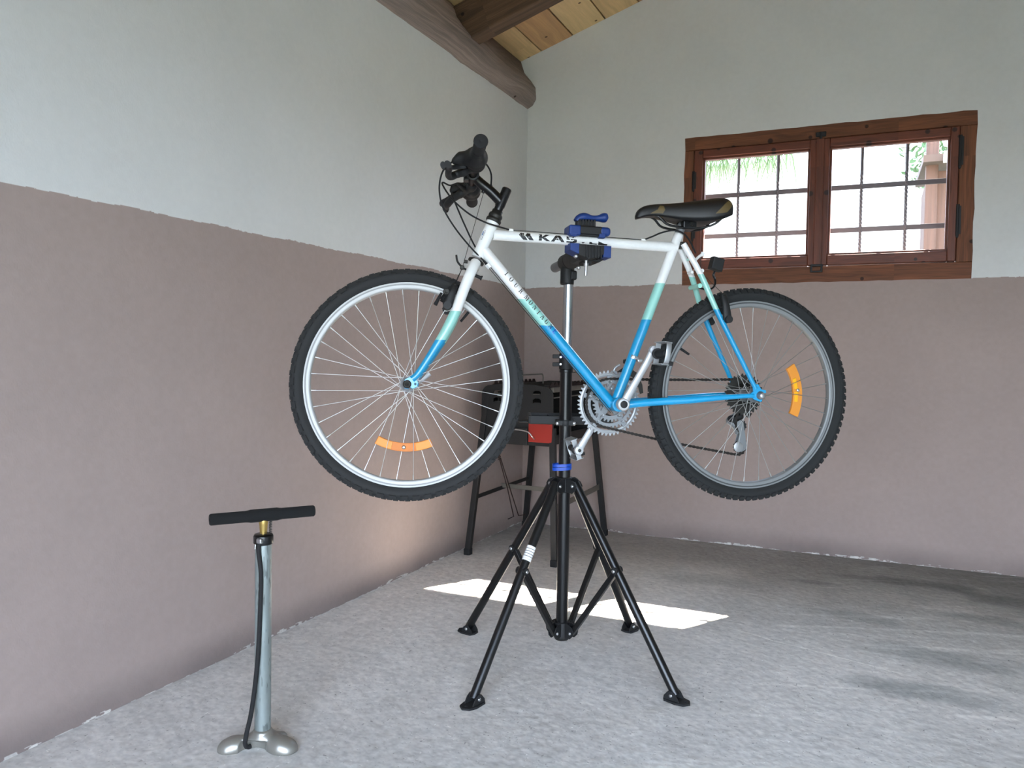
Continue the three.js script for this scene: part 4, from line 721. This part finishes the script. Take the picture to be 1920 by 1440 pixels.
{
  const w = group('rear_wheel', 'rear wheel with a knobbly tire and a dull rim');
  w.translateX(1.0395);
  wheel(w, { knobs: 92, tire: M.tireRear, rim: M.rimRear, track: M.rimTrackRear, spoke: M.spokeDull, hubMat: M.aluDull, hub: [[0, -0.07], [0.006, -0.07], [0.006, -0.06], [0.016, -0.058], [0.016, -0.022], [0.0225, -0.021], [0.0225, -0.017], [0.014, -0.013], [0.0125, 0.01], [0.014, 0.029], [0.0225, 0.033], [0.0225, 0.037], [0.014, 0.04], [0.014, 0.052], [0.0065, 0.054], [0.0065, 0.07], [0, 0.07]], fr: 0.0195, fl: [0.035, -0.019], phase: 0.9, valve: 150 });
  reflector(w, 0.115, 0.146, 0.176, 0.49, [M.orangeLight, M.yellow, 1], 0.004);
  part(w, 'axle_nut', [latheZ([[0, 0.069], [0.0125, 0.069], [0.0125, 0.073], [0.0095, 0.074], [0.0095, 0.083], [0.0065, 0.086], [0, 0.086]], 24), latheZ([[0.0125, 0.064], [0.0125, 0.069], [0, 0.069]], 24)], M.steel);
  // sprockets
  const cog = (r, teeth, z) => { const p = []; for (let i = 0; i < teeth; i++) for (const [f, q] of [[0, -0.0035], [0.25, -0.0035], [0.42, 0.003], [0.62, 0.003]]) { const a = ((i + f) / teeth) * 6.2832; p.push([(r + q) * Math.cos(a), (r + q) * Math.sin(a)]); } return extr(p, 0.0022, 0, [ring(r * 0.55, 18)]).translate(0, 0, z); };
  part(w, 'sprockets', [cog(0.062, 28, -0.031), cog(0.054, 24, -0.036), cog(0.0465, 21, -0.041), cog(0.041, 18, -0.046), cog(0.036, 16, -0.051), cog(0.031, 14, -0.056), latheZ([[0, -0.06], [0.024, -0.059], [0.036, -0.028], [0.0, -0.027]], 28)], M.darkSteel, 'dark greasy stack of sprockets');
}
// ---- cranks, chainrings, chain, derailleurs
{
  const RC = [0.609, -0.039];
  const c = group('crankset', 'triple chainring set with silver cranks');
  const ringGear = (r, teeth, ri, z, th = 0.003) => { const p = []; for (let i = 0; i < teeth; i++) for (const [f, q] of [[0, -0.004], [0.22, -0.004], [0.42, 0.0035], [0.6, 0.0035]]) { const a = ((i + f) / teeth) * 6.2832; p.push([(r + q) * Math.cos(a), (r + q) * Math.sin(a)]); } return extr(p, th, 0, [ring(ri, 40)]).translate(RC[0], RC[1], z); };
  part(c, 'chainring', [ringGear(0.0955, 48, 0.0815, -0.052), latheZ([[0.0815, -0.0535], [0.0915, -0.0535], [0.0905, -0.0495], [0.083, -0.0495], [0.0815, -0.0535]], 64).translate(RC[0], RC[1], 0)], M.alu);
  part(c, 'chainring', [ringGear(0.073, 38, 0.0605, -0.0445)], M.aluDull);
  part(c, 'chainring', [ringGear(0.053, 28, 0.038, -0.0375)], M.aluDull);
  const arms = []; for (let k = 0; k < 5; k++) { const a = k * 1.2566 + 0.35, g = extr([[0.0, -0.011], [0.062, -0.008], [0.084, -0.007], [0.084, 0.007], [0.062, 0.008], [0, 0.011]], 0.007, 0.001); g.rotateZ(a); arms.push(g.translate(RC[0], RC[1], -0.048)); }
  part(c, 'spider', [...arms, latheZ([[0, -0.065], [0.021, -0.063], [0.024, -0.05], [0.021, -0.04], [0, -0.04]], 28).translate(RC[0], RC[1], 0)], M.aluDull);
  for (let k = 0; k < 5; k++) for (const [r, z] of [[0.044, -0.036], [0.066, -0.043]]) { const a = k * 1.2566 + 0.35; part(c, 'chainring_bolt', latheOn([[0.0055, -0.006], [0.0055, 0.002], [0.0035, 0.002], [0.0035, 0.0], [0, 0.0]], [RC[0] + r * Math.cos(a), RC[1] + r * Math.sin(a), z], [RC[0] + r * Math.cos(a), RC[1] + r * Math.sin(a), 1], 12), M.steel); }
  const crankArm = (p, q, zin, zout) => {
    const A = V(p[0], p[1], zin), B = V(q[0], q[1], zout), s = Math.sign(zin);
    return join(sweep([A.toArray(), A.clone().lerp(B, 0.15).toArray(), A.clone().lerp(B, 0.5).toArray(), B.toArray()], (t) => 0.0125 - 0.002 * smooth(0, 0.5, t) + 0.0015 * smooth(0.7, 1, t), { seg: 20, n: 24, start: [0, 0, 1], flat: [0.62, 1] }),
      latheOn([[0, -0.016], [0.0165, -0.016], [0.0185, -0.008], [0.0185, 0.006], [0.0165, 0.0095], [0.0115, 0.0105], [0.0105, 0.008], [0, 0.008]], [p[0], p[1], zin], [p[0], p[1], zin + s], 28),
      latheOn([[0, -0.0085], [0.0125, -0.0085], [0.0138, -0.006], [0.0138, 0.006], [0.0125, 0.0085], [0, 0.0085]], [q[0], q[1], zout], [q[0], q[1], zout + s], 24));
  };
  part(c, 'crank_arm', crankArm([0.611, -0.037], [0.692, 0.121], 0.068, 0.084), M.crank, 'left crank pointing up and back');
  part(c, 'crank_arm', crankArm([0.611, -0.037], [0.53, -0.186], -0.073, -0.088), M.crank, 'right crank pointing down and forward');
  part(c, 'crank_cap', latheOn([[0, 0], [0.0105, 0], [0.0105, 0.003], [0.008, 0.0045], [0, 0.0045]], [0.611, -0.037, 0.0757], [0.611, -0.037, 1], 24), M.blackPlastic);
  part(c, 'crank_cap', latheOn([[0, 0], [0.005, 0], [0.005, 0.003], [0.0, 0.003]], [0.53, -0.186, -0.0795], [0.53, -0.186, 1], 16), M.darkSteel);
  part(c, 'axle', rod([0.611, -0.037, -0.06], [0.611, -0.037, 0.06], 0.009, 0.009, 16), M.darkSteel);
}
function pedal(label, x, y, z0, s, tilt) {
  const g = group('pedal', label), at0 = (q) => { q.rotateZ(tilt); return q.translate(x, y, z0); };
  const L = 0.088, H = 0.031;
  part(g, 'body', [at0(rod([0, 0, 0], [0, 0, s * 0.078], 0.0115, 0.0095, 16)), at0(rod([0, 0, s * 0.012], [0, 0, s * 0.018], 0.016, 0.016, 16))], M.greyPlastic);
  const side = (v) => { const p = [[0.006 * s, 0]]; const pts = []; const N = 14; for (let i = 0; i <= N; i++) pts.push([0.008 + (i / N) * (L - 0.014), 0.011 + (i % 2 ? 0.003 : 0)]); for (let i = N; i >= 0; i--) pts.push([0.008 + (i / N) * (L - 0.014), -0.011 - (i % 2 ? 0.003 : 0)]); const q = extr(pts, 0.0022, 0); q.rotateX(Math.PI / 2); q.rotateY(-s * Math.PI / 2); q.translate(0, v, 0); return at0(q); };
  part(g, 'cage', [side(H), side(-H),
    at0(sweep([[0, H, s * (L - 0.01)], [0, H * 0.9, s * (L - 0.001)], [0, H * 0.45, s * (L + 0.004)], [0, -H * 0.45, s * (L + 0.004)], [0, -H * 0.9, s * (L - 0.001)], [0, -H, s * (L - 0.01)]], 0.0075, { seg: 10, start: [1, 0, 0], flat: [1, 0.18], n: 30 })),
    at0(rbox(0.016, H * 2, 0.0022, 0.001, [0, 0, s * 0.012]))], M.alu);
  part(g, 'pedal_reflector', at0(rbox(0.018, 0.012, 0.03, 0.003, [0.02, -H + 0.006, s * 0.055])), M.blackPlastic);
}
pedal('left pedal standing on edge behind the left crank', 0.694, 0.111, 0.094, 1, -0.12);
pedal('right pedal at the lower crank end', 0.53, -0.186, -0.098, -1, 0.35);
{
  // chain: a closed path through the rings, sprocket and pulleys
  const RC = V(0.609, -0.039, 0), CC = V(1.0395, 0, 0), r1 = 0.0735, r2 = 0.0465, path = [];
  const push = (c, r, a0, a1, n) => { for (let i = 0; i <= n; i++) { const a = mix(a0, a1, i / n); path.push(V(c.x + r * Math.cos(a), c.y + r * Math.sin(a), -0.0445)); } };
  push(RC, r1, -1.75, -4.72, 24);                                   // round the front of the ring, bottom to top
  for (let i = 1; i < 10; i++) path.push(V(mix(0.609, 1.0395, i / 10), mix(-0.039 + r1, r2, i / 10) - 0.002 * Math.sin((i / 10) * 3.14), mix(-0.0445, -0.041, i / 10)));
  push(CC, r2, 1.57, -1.5, 16);
  for (const q of [[1.03, -0.056], [1.021, -0.078], [1.024, -0.098], [1.038, -0.118], [1.052, -0.14], [1.056, -0.16], [1.052, -0.178], [1.042, -0.187], [1.028, -0.1885]]) path.push(V(q[0], q[1], -0.043));
  for (let i = 1; i < 12; i++) path.push(V(mix(1.028, 0.596, i / 12), mix(-0.1885, -0.111, i / 12) - 0.004 * Math.sin((i / 12) * 3.14), -0.044));
  const c = new THREE.CatmullRomCurve3(path, true, 'centripetal'), n = 2 * Math.round(c.getLength() / 0.0127 / 2), P = c.getSpacedPoints(n), L = [];
  const plate = (z, w) => { const pts = []; const l = 0.0127, r = 0.0043; for (let i = 0; i <= 6; i++) { const a = -Math.PI / 2 + (i / 6) * Math.PI; pts.push([l / 2 + r * Math.cos(a), r * Math.sin(a)]); } pts.push([0, r * 0.62]); for (let i = 0; i <= 6; i++) { const a = Math.PI / 2 + (i / 6) * Math.PI; pts.push([-l / 2 + r * Math.cos(a), r * Math.sin(a)]); } pts.push([0, -r * 0.62]); return extr(pts, 0.001, 0).translate(0, 0, z); };
  const inner = join(plate(0.0017), plate(-0.0017), rod([0.00635, 0, -0.0016], [0.00635, 0, 0.0016], 0.0037, 0.0037, 8)), outer = join(plate(0.003), plate(-0.003), rod([0.00635, 0, -0.0038], [0.00635, 0, 0.0038], 0.0018, 0.0018, 6));
  for (let i = 0; i < n; i++) { const a = P[i], b = P[i + 1], g = (i % 2 ? outer : inner).clone(); g.rotateZ(Math.atan2(b.y - a.y, b.x - a.x)); L.push(g.translate((a.x + b.x) / 2, (a.y + b.y) / 2, (a.z + b.z) / 2)); }
  bpart('chain', L, M.chain);
  const d = group('rear_derailleur', 'grey and black rear derailleur hanging below the sprockets');
  part(d, 'body', [blob([[1.052, -0.028, -0.07, 1.046, -0.06, -0.07, 0.012, 0.013], [1.046, -0.062, -0.068, 1.012, -0.084, -0.06, 0.013, 0.012], [1.012, -0.084, -0.06, 1.034, -0.104, -0.056, 0.012, 0.013], [1.034, -0.1, -0.056, 1.036, -0.12, -0.056, 0.012, 0.009]], 0.0022, 0.006)], M.aluDull);
  part(d, 'linkage', [blob([[1.01, -0.078, -0.052, 1.042, -0.07, -0.052, 0.011, 0.01]], 0.0022, 0.003), rod([1.012, -0.084, -0.07], [1.012, -0.084, -0.036], 0.006, 0.006, 12), rod([1.07, -0.072, -0.06], [1.078, -0.058, -0.06], 0.007, 0.007, 12)], M.blackPlastic);
  const cage = (z) => extr([[-0.012, 0.008], [0.0, 0.014], [0.01, 0.004], [0.018, -0.04], [0.022, -0.062], [0.02, -0.078], [0.006, -0.086], [-0.006, -0.078], [-0.01, -0.06], [-0.002, -0.03], [-0.012, -0.004]], 0.0022, 0.0004).translate(1.035, -0.094, z);
  part(d, 'cage', [cage(-0.036), cage(-0.052)], M.aluDull);
  const pul = (x, y) => extr(Array.from({ length: 44 }, (_, i) => { const a = (i / 44) * 6.2832, r = i % 4 < 2 ? 0.0165 : 0.019; return [r * Math.cos(a), r * Math.sin(a)]; }), 0.005, 0, [ring(0.004, 10)]).translate(x, y, -0.044);
  part(d, 'pulley', pul(1.04, -0.099), M.blackPlastic); part(d, 'pulley', pul(1.036, -0.165), M.blackPlastic);
  part(d, 'pulley_cover', [latheZ([[0, -0.033], [0.008, -0.0335], [0.016, -0.035], [0.016, -0.037], [0, -0.037]], 24).translate(1.031, -0.164, 0)], M.alu);
  part(d, 'cable_loop', sweep([[0.98, -0.006, -0.066], [1.03, -0.004, -0.075], [1.075, -0.012, -0.074], [1.087, -0.03, -0.07], [1.083, -0.05, -0.064], [1.074, -0.062, -0.06]], 0.0026, { seg: 8, n: 40 }), M.rubber);
  const fd = group('front_derailleur', 'front derailleur clamped to the seat tube');
  const sc = V(0.6614, 0.1, 0), dir = V(0.6125 - 0.7915, -0.03 - 0.4735, 0).normalize();
  part(fd, 'band', [latheOn([[0.0148, -0.005], [0.0162, -0.005], [0.0162, 0.005], [0.0148, 0.005]], sc.toArray(), sc.clone().add(dir).toArray(), 30), rod([sc.x + 0.006, sc.y - 0.003, 0.017], [sc.x + 0.006, sc.y - 0.003, 0.021], 0.0035, 0.0035, 10), rbox(0.016, 0.01, 0.012, 0.003, [sc.x + 0.021, sc.y - 0.008, 0.0])], M.steel);
  part(fd, 'cage', [extr([[0.63, 0.055], [0.655, 0.075], [0.69, 0.055], [0.708, 0.02], [0.712, -0.005], [0.702, -0.008], [0.692, 0.022], [0.672, 0.048], [0.645, 0.058]], 0.0015, 0).translate(0, 0, -0.038), extr([[0.63, 0.055], [0.655, 0.072], [0.69, 0.052], [0.708, 0.02], [0.7, 0.012], [0.682, 0.042], [0.655, 0.056]], 0.0015, 0).translate(0, 0, -0.057), rbox(0.02, 0.014, 0.02, 0.004, [0.652, 0.088, -0.026])], M.darkSteel);
  part(fd, 'arm', [sweep([[0.63, 0.078, -0.026], [0.618, 0.07, -0.026], [0.612, 0.06, -0.026], [0.622, 0.05, -0.028]], 0.004, { seg: 8 })], M.alu);
}
// ---- headset, stem, handlebar and controls
{
  const ax = (t) => HB.clone().addScaledVector(HD, -t).toArray();        // t up the steering axis from the lower head tube end
  const hl = HT.distanceTo(HB);
  bpart('headset', [latheOn([[0.0185, 0], [0.0215, 0.001], [0.0225, 0.006], [0.0215, 0.01], [0.019, 0.011], [0.0195, 0.014], [0.0205, 0.02], [0.019, 0.025], [0.0155, 0.028], [0.0155, 0.036], [0, 0.036]], ax(hl), ax(1), 32), latheOn([[0.0185, 0], [0.0225, 0.002], [0.0235, 0.006], [0.0225, 0.01], [0.018, 0.012], [0, 0.012]], ax(0), ax(-1), 32)], M.darkSteel, 'dark headset rings', true);
  bpart('stem', [latheOn([[0.0, -0.01], [0.0125, -0.01], [0.0125, 0.028], [0.0142, 0.03], [0.0142, 0.083], [0.0125, 0.086], [0, 0.086]], ax(hl + 0.02), ax(1), 28), sweep([[0.247, 0.5295, 0], [0.22, 0.555, 0], [0.19, 0.578, 0], [0.172, 0.593, 0]], (t) => 0.0148 - 0.001 * t, { seg: 24, start: [0, 0, 1] }), latheZ([[0.012, -0.021], [0.0165, -0.021], [0.018, -0.018], [0.018, 0.018], [0.0165, 0.021], [0.012, 0.021]], 28).translate(0.165, 0.599, 0), rbox(0.016, 0.02, 0.03, 0.004, [0.147, 0.592, 0]), rod([0.2, 0.566, 0.0], [0.195, 0.552, 0.0], 0.006, 0.005, 12), rod([0.213, 0.57, 0], [0.221, 0.574, 0], 0.006, 0.005, 12)], M.blackMetal, 'black quill stem', true);
  const hb = [[0.176, 0.598, -0.285], [0.171, 0.599, -0.16], [0.166, 0.6, -0.06], [0.165, 0.6, 0.06], [0.168, 0.601, 0.16], [0.171, 0.604, 0.285]];
  bpart('handlebar', sweep(hb, 0.0112, { seg: 20, n: 50 }), M.blackMetal, null, true);
  bpart('grip', [latheOn([[0.0115, 0], [0.0165, 0.001], [0.0168, 0.11], [0.0185, 0.118], [0.0185, 0.1225], [0.0165, 0.1245], [0.004, 0.1245], [0.003, 0.1225], [0, 0.1225]], [0.168, 0.6015, 0.165], [0.1715, 0.604, 0.29], 30)], M.rubber, 'black rubber grip on the near handlebar end', true);
  bpart('grip', [latheOn([[0.0115, 0], [0.0165, 0.001], [0.0168, 0.11], [0.0185, 0.118], [0.0185, 0.1225], [0.0165, 0.1245], [0, 0.1245]], [0.171, 0.599, -0.165], [0.1765, 0.598, -0.29], 30)], M.rubber, 'black rubber grip on the far handlebar end', true);
  for (const [s, nm] of [[1, 'shifter on the near side'], [-1, 'shifter on the far side']]) {
    bpart('shifter', blob([[0.169, 0.601, s * 0.22, 0.168, 0.6, s * 0.165, 0.0165, 0.026], [0.168, 0.6, s * 0.165, 0.168, 0.598, s * 0.125, 0.027, 0.026], [0.16, 0.601, s * 0.16, 0.128, 0.602, s * 0.148, 0.024, 0.015], [0.128, 0.602, s * 0.148, 0.112, 0.594, s * 0.146, 0.014, 0.01]], 0.003, 0.012), M.blackPlastic, 'black ' + nm, true);
    const lv = group('brake_lever', s > 0 ? 'black brake lever on the near side' : 'black brake lever on the far side', true);
    part(lv, 'bracket', [blob([[0.166, 0.598, s * 0.115, 0.166, 0.596, s * 0.09, 0.017, 0.0165], [0.16, 0.593, s * 0.105, 0.135, 0.576, s * 0.112, 0.013, 0.011], [0.135, 0.576, s * 0.112, 0.118, 0.566, s * 0.122, 0.011, 0.0105], [0.148, 0.585, s * 0.098, 0.128, 0.588, s * 0.06, 0.009, 0.0055]], 0.0026, 0.007)], M.blackPlastic);
    part(lv, 'lever', sweep([[0.124, 0.572, s * 0.114], [0.108, 0.56, s * 0.128], [0.096, 0.551, s * 0.15], [0.094, 0.552, s * 0.18], [0.096, 0.556, s * 0.21], [0.092, 0.557, s * 0.235]], (t) => 0.0085 + 0.002 * smooth(0.8, 1, t) + 0.002 * Math.exp(-(((t - 0.3) / 0.2) ** 2)), { seg: 14, n: 50, flat: [0.8, 1.1] }), M.blackPlastic);
    bpart('thumb_lever', sweep([[0.14, 0.585, s * 0.135], [0.12, 0.58, s * 0.14], [0.098, 0.572, s * 0.16], [0.083, 0.566, s * 0.185], [0.08, 0.565, s * 0.2]], (t) => 0.0065 + 0.0035 * smooth(0.6, 0.95, t), { seg: 12, n: 40, flat: [0.75, 1] }), M.greyPlastic, null, true);
  }
  const cable = (name, pts, label) => bpart(name, sweep(pts, 0.0024, { seg: 8, n: pts.length * 10 }), M.rubber, label);
  cable('gear_cable', [[0.112, 0.615, 0.1], [0.092, 0.602, 0.11], [0.069, 0.579, 0.1], [0.062, 0.541, 0.08], [0.071, 0.501, 0.06], [0.086, 0.474, 0.05], [0.12, 0.432, 0.035], [0.168, 0.385, 0.02], [0.2, 0.358, 0.014], [0.217, 0.345, 0.012]]);
  cable('rear_brake_cable', [[0.128, 0.588, -0.07], [0.111, 0.585, -0.09], [0.09, 0.588, -0.075], [0.084, 0.573, -0.04], [0.109, 0.525, 0], [0.155, 0.484, 0.02], [0.198, 0.463, 0.028], [0.238, 0.454, 0.024], [0.275, 0.4505, 0.004]]);
  cable('gear_cable', [[0.147, 0.592, -0.14], [0.129, 0.596, -0.12], [0.117, 0.586, -0.1], [0.115, 0.561, -0.08], [0.127, 0.523, -0.06], [0.15, 0.468, -0.045], [0.176, 0.414, -0.035], [0.203, 0.366, -0.022], [0.217, 0.345, -0.012]]);
  cable('front_brake_cable', [[0.168, 0.612, 0.1], [0.18, 0.614, 0.088], [0.199, 0.607, 0.06], [0.212, 0.594, 0.03], [0.217, 0.572, 0.002]]);
  bpart('front_brake_wire', [rod([0.198, 0.556, 0], [0.143, 0.335, 0.002], 0.0009, 0.0009, 6), rod([0.143, 0.335, 0.002], [0.119, 0.277, 0.05], 0.0009, 0.0009, 6), rod([0.143, 0.335, 0.002], [0.119, 0.277, -0.05], 0.0009, 0.0009, 6), rbox(0.012, 0.012, 0.01, 0.003, [0.1425, 0.336, 0.002]), rod([0.147, 0.354, 0], [0.158, 0.353, 0], 0.005, 0.005, 10)], M.darkSteel, null, true);
  bpart('rear_brake_wire', [rod([0.28, 0.4505, 0.004], [0.678, 0.449, 0.004], 0.0011, 0.0011, 6)], M.darkSteel);
  bpart('gear_wire', [rod([0.218, 0.344, 0.012], [0.602, -0.066, 0.012], 0.001, 0.001, 6), rod([0.218, 0.344, -0.012], [0.602, -0.066, -0.012], 0.001, 0.001, 6)], M.darkSteel);
  cable('rear_brake_cable', [[0.68, 0.449, 0.004], [0.705, 0.46, 0.015], [0.722, 0.468, 0.03], [0.757, 0.477, 0.036], [0.789, 0.474, 0.03], [0.821, 0.456, 0.012], [0.848, 0.421, 0.0]]);
  bpart('bracket', [sweep([[0.125, 0.371, 0], [0.129, 0.353, 0], [0.14, 0.34, 0], [0.158, 0.329, 0], [0.17, 0.326, 0]], 0.0036, { seg: 8, flat: [1.5, 0.8] })], M.blackPlastic, 'bent black reflector bracket at the fork crown', true);
}
// ---- brakes
function cantilever(parent, s, pivot, top, pad, out) {
  part(parent, 'brake_arm', [sweep([[pivot[0], pivot[1], s * pivot[2]], [mix(pivot[0], top[0], 0.35), mix(pivot[1], top[1], 0.35), s * (mix(pivot[2], top[2], 0.35) + 0.004)], [mix(pivot[0], top[0], 0.7), mix(pivot[1], top[1], 0.7), s * (mix(pivot[2], top[2], 0.7) + 0.005)], [top[0], top[1], s * top[2]]], (t) => 0.0115 - 0.0045 * t, { seg: 14, n: 24, flat: [0.75, 1.25] }), rod([pivot[0], pivot[1], s * (pivot[2] - 0.012)], [pivot[0], pivot[1], s * (pivot[2] + 0.014)], 0.012, 0.011, 16)], M.blackPlastic);
  part(parent, 'brake_pad', [rbox(0.046, 0.012, 0.01, 0.003, [0, 0, 0]).rotateZ(out).translate(pad[0], pad[1], s * 0.019), rod([pad[0], pad[1], s * 0.02], [pad[0], pad[1], s * 0.058], 0.0035, 0.0035, 10)], M.rubber);
  parts(parent, 'brake_bolt', [latheOn([[0.0095, -0.006], [0.0095, 0.003], [0.0055, 0.004], [0.0055, 0.0015], [0, 0.0015]], [pad[0], pad[1], s * 0.059], [pad[0], pad[1], s], 16), latheOn([[0.0045, -0.004], [0.0045, 0.003], [0, 0.004]], [top[0], top[1] + 0.001, s * (top[2] + 0.006)], [top[0], top[1] + 0.001, s], 12)], M.darkSteel);
}
{
  const b = group('front_brake', 'black cantilever brake at the fork', true);
  for (const s of [1, -1]) cantilever(b, s, [0.103, 0.219, 0.055], [0.122, 0.279, 0.05], [0.1, 0.258, 0], 0.95);
  part(b, 'pad_holder', [rod([0.086, 0.256, 0.04], [0.07, 0.222, 0.046], 0.0035, 0.006, 10)], M.rubber);
  const r = group('rear_brake', 'black cantilever brake at the seat stays');
  for (const s of [1, -1]) cantilever(r, s, [0.93, 0.222, 0.058], [0.918, 0.296, 0.05], [0.925, 0.2615, 0], 2.05);
  part(r, 'straddle_wire', [rod([0.866, 0.418, 0], [0.866, 0.368, 0], 0.0009, 0.0009, 6), rod([0.866, 0.366, 0], [0.917, 0.297, 0.05], 0.0009, 0.0009, 6), rod([0.866, 0.366, 0], [0.917, 0.297, -0.05], 0.0009, 0.0009, 6)], M.darkSteel);
}
// ---- saddle, seat post, rear reflector
{
  bpart('seat_post', [latheOn([[0, 0], [0.0132, 0], [0.0132, 0.08], [0.0118, 0.088], [0.0118, 0.094], [0, 0.096]], [0.772, 0.42, 0], [0.809, 0.524, 0], 28), rod([0.8, 0.512, 0], [0.835, 0.506, 0], 0.0105, 0.008, 16), rbox(0.03, 0.016, 0.05, 0.005, [0.815, 0.517, 0])], M.aluDull, 'dull silver seat post');
  bpart('seat_bolt', [latheOn([[0.007, -0.04], [0.007, 0.001], [0.0045, 0.001], [0.0045, -0.001], [0, -0.001]], [0.8055, 0.442, 0.021], [0.8055, 0.442, 1], 16), rbox(0.02, 0.02, 0.03, 0.005, [0.8015, 0.441, 0])], M.darkSteel);
  const s = group('saddle', 'black padded saddle with olive patches');
  const U = [0.653, 0.658, 0.668, 0.682, 0.71, 0.745, 0.785, 0.825, 0.862, 0.895, 0.92, 0.934, 0.94];
  const TOP = [0.521, 0.533, 0.543, 0.55, 0.556, 0.56, 0.565, 0.572, 0.579, 0.585, 0.586, 0.578, 0.566];
  const BOT = [0.512, 0.51, 0.513, 0.517, 0.519, 0.516, 0.511, 0.508, 0.509, 0.515, 0.524, 0.532, 0.545];
  const HW = [0.006, 0.013, 0.018, 0.021, 0.024, 0.03, 0.041, 0.056, 0.069, 0.075, 0.074, 0.066, 0.05];
  const pos = [], uv = [], idx = [], Nq = 28, cu = new THREE.CatmullRomCurve3(U.map((u, i) => V(u, TOP[i], BOT[i]))), ch = new THREE.CatmullRomCurve3(U.map((u, i) => V(u, HW[i], 0))), NS = 60;
  for (let i = 0; i <= NS; i++) {
    const a = cu.getPoint(i / NS), h = ch.getPoint(i / NS).y;
    for (let j = 0; j <= Nq; j++) {
      const t = j / Nq, an = t * Math.PI, ca = Math.cos(an), sa = Math.sin(an);
      const flare = Math.sign(ca) * Math.pow(Math.abs(ca), 0.62), up = Math.pow(sa, 0.72);
      pos.push(a.x, mix(a.z, a.y, up), h * flare * (0.9 + 0.1 * up)); uv.push(i / NS, t);
    }
  }
  for (let i = 0; i < NS; i++) { for (let j = 0; j < Nq; j++) { const a = i * (Nq + 1) + j, b = a + Nq + 1; idx.push(a, b, a + 1, b, b + 1, a + 1); } const a = i * (Nq + 1), b = a + Nq + 1; idx.push(a, a + Nq, b, b, a + Nq, b + Nq); }
  for (const e of [0, NS]) for (let j = 1; j < Nq; j++) { const o = e * (Nq + 1); e ? idx.push(o, o + j, o + j + 1) : idx.push(o, o + j + 1, o + j); }
  const g = new THREE.BufferGeometry(); g.setAttribute('position', new THREE.Float32BufferAttribute(pos, 3)); g.setAttribute('uv', new THREE.Float32BufferAttribute(uv, 2)); g.setIndex(idx); g.computeVertexNormals();
  const tex = canvasTex(512, 512, (c, w, h) => {
    c.fillStyle = '#0e0d0d'; c.fillRect(0, 0, w, h);
    const patch = (pts) => { for (const m of [1, -1]) { c.beginPath(); pts.forEach(([x, y], i) => { const yy = m > 0 ? h - y * h : y * h; i ? c.lineTo(x * w, yy) : c.moveTo(x * w, yy); }); c.closePath(); c.fillStyle = '#5c4c2a'; c.fill(); } };
    patch([[0.7, 0.05], [0.735, 0.1], [0.8, 0.2], [0.86, 0.27], [0.9, 0.26], [0.9, 0.18], [0.87, 0.11], [0.8, 0.04]]);
    patch([[0.28, 0.03], [0.34, 0.12], [0.36, 0.27], [0.385, 0.25], [0.395, 0.12], [0.38, 0.04]]);
    c.fillStyle = 'rgba(90,90,88,0.5)'; let q = 5; const r = () => { q = (q * 16807) % 2147483647; return q / 2147483647; };
    for (let k = 0; k < 60; k++) c.fillRect(r() * w, r() * h, 2 + r() * 14, 1 + r() * 2);
  });
  part(s, 'cover', g, phys({ map: tex, roughness: 0.5, clearcoat: 0.15, clearcoatRoughness: 0.4 }));
  const rail = (z) => sweep([[0.69, 0.525, z * 0.012], [0.718, 0.518, z * 0.018], [0.742, 0.498, z * 0.022], [0.768, 0.492, z * 0.023], [0.845, 0.492, z * 0.023], [0.89, 0.506, z * 0.035], [0.915, 0.53, z * 0.045]], 0.0036, { seg: 10, n: 50 });
  part(s, 'rail', rail(1), M.blackMetal); part(s, 'rail', rail(-1), M.blackMetal);
  part(s, 'clamp', [rbox(0.045, 0.026, 0.056, 0.006, [0.815, 0.5, 0]), rod([0.815, 0.5, -0.04], [0.815, 0.5, 0.04], 0.006, 0.006, 12)], M.blackMetal);
  const r = group('rear_reflector', 'black backed rear reflector on a bent bracket');
  part(r, 'reflector_case', [extr([[-0.018, -0.018], [0.019, -0.02], [0.02, 0.018], [-0.016, 0.02]], 0.03, 0.003).rotateY(0.0).rotateZ(-0.18).translate(0.915, 0.392, 0)], M.blackPlastic);
  part(r, 'bracket', sweep([[0.912, 0.37, 0], [0.908, 0.358, 0], [0.914, 0.345, 0], [0.912, 0.33, 0.004], [0.905, 0.319, 0.004], [0.89, 0.314, 0.002], [0.856, 0.318, 0]], 0.0034, { seg: 8, flat: [1.6, 0.9], n: 50 }), M.blackMetal);
}
renderer.render(scene, camera);
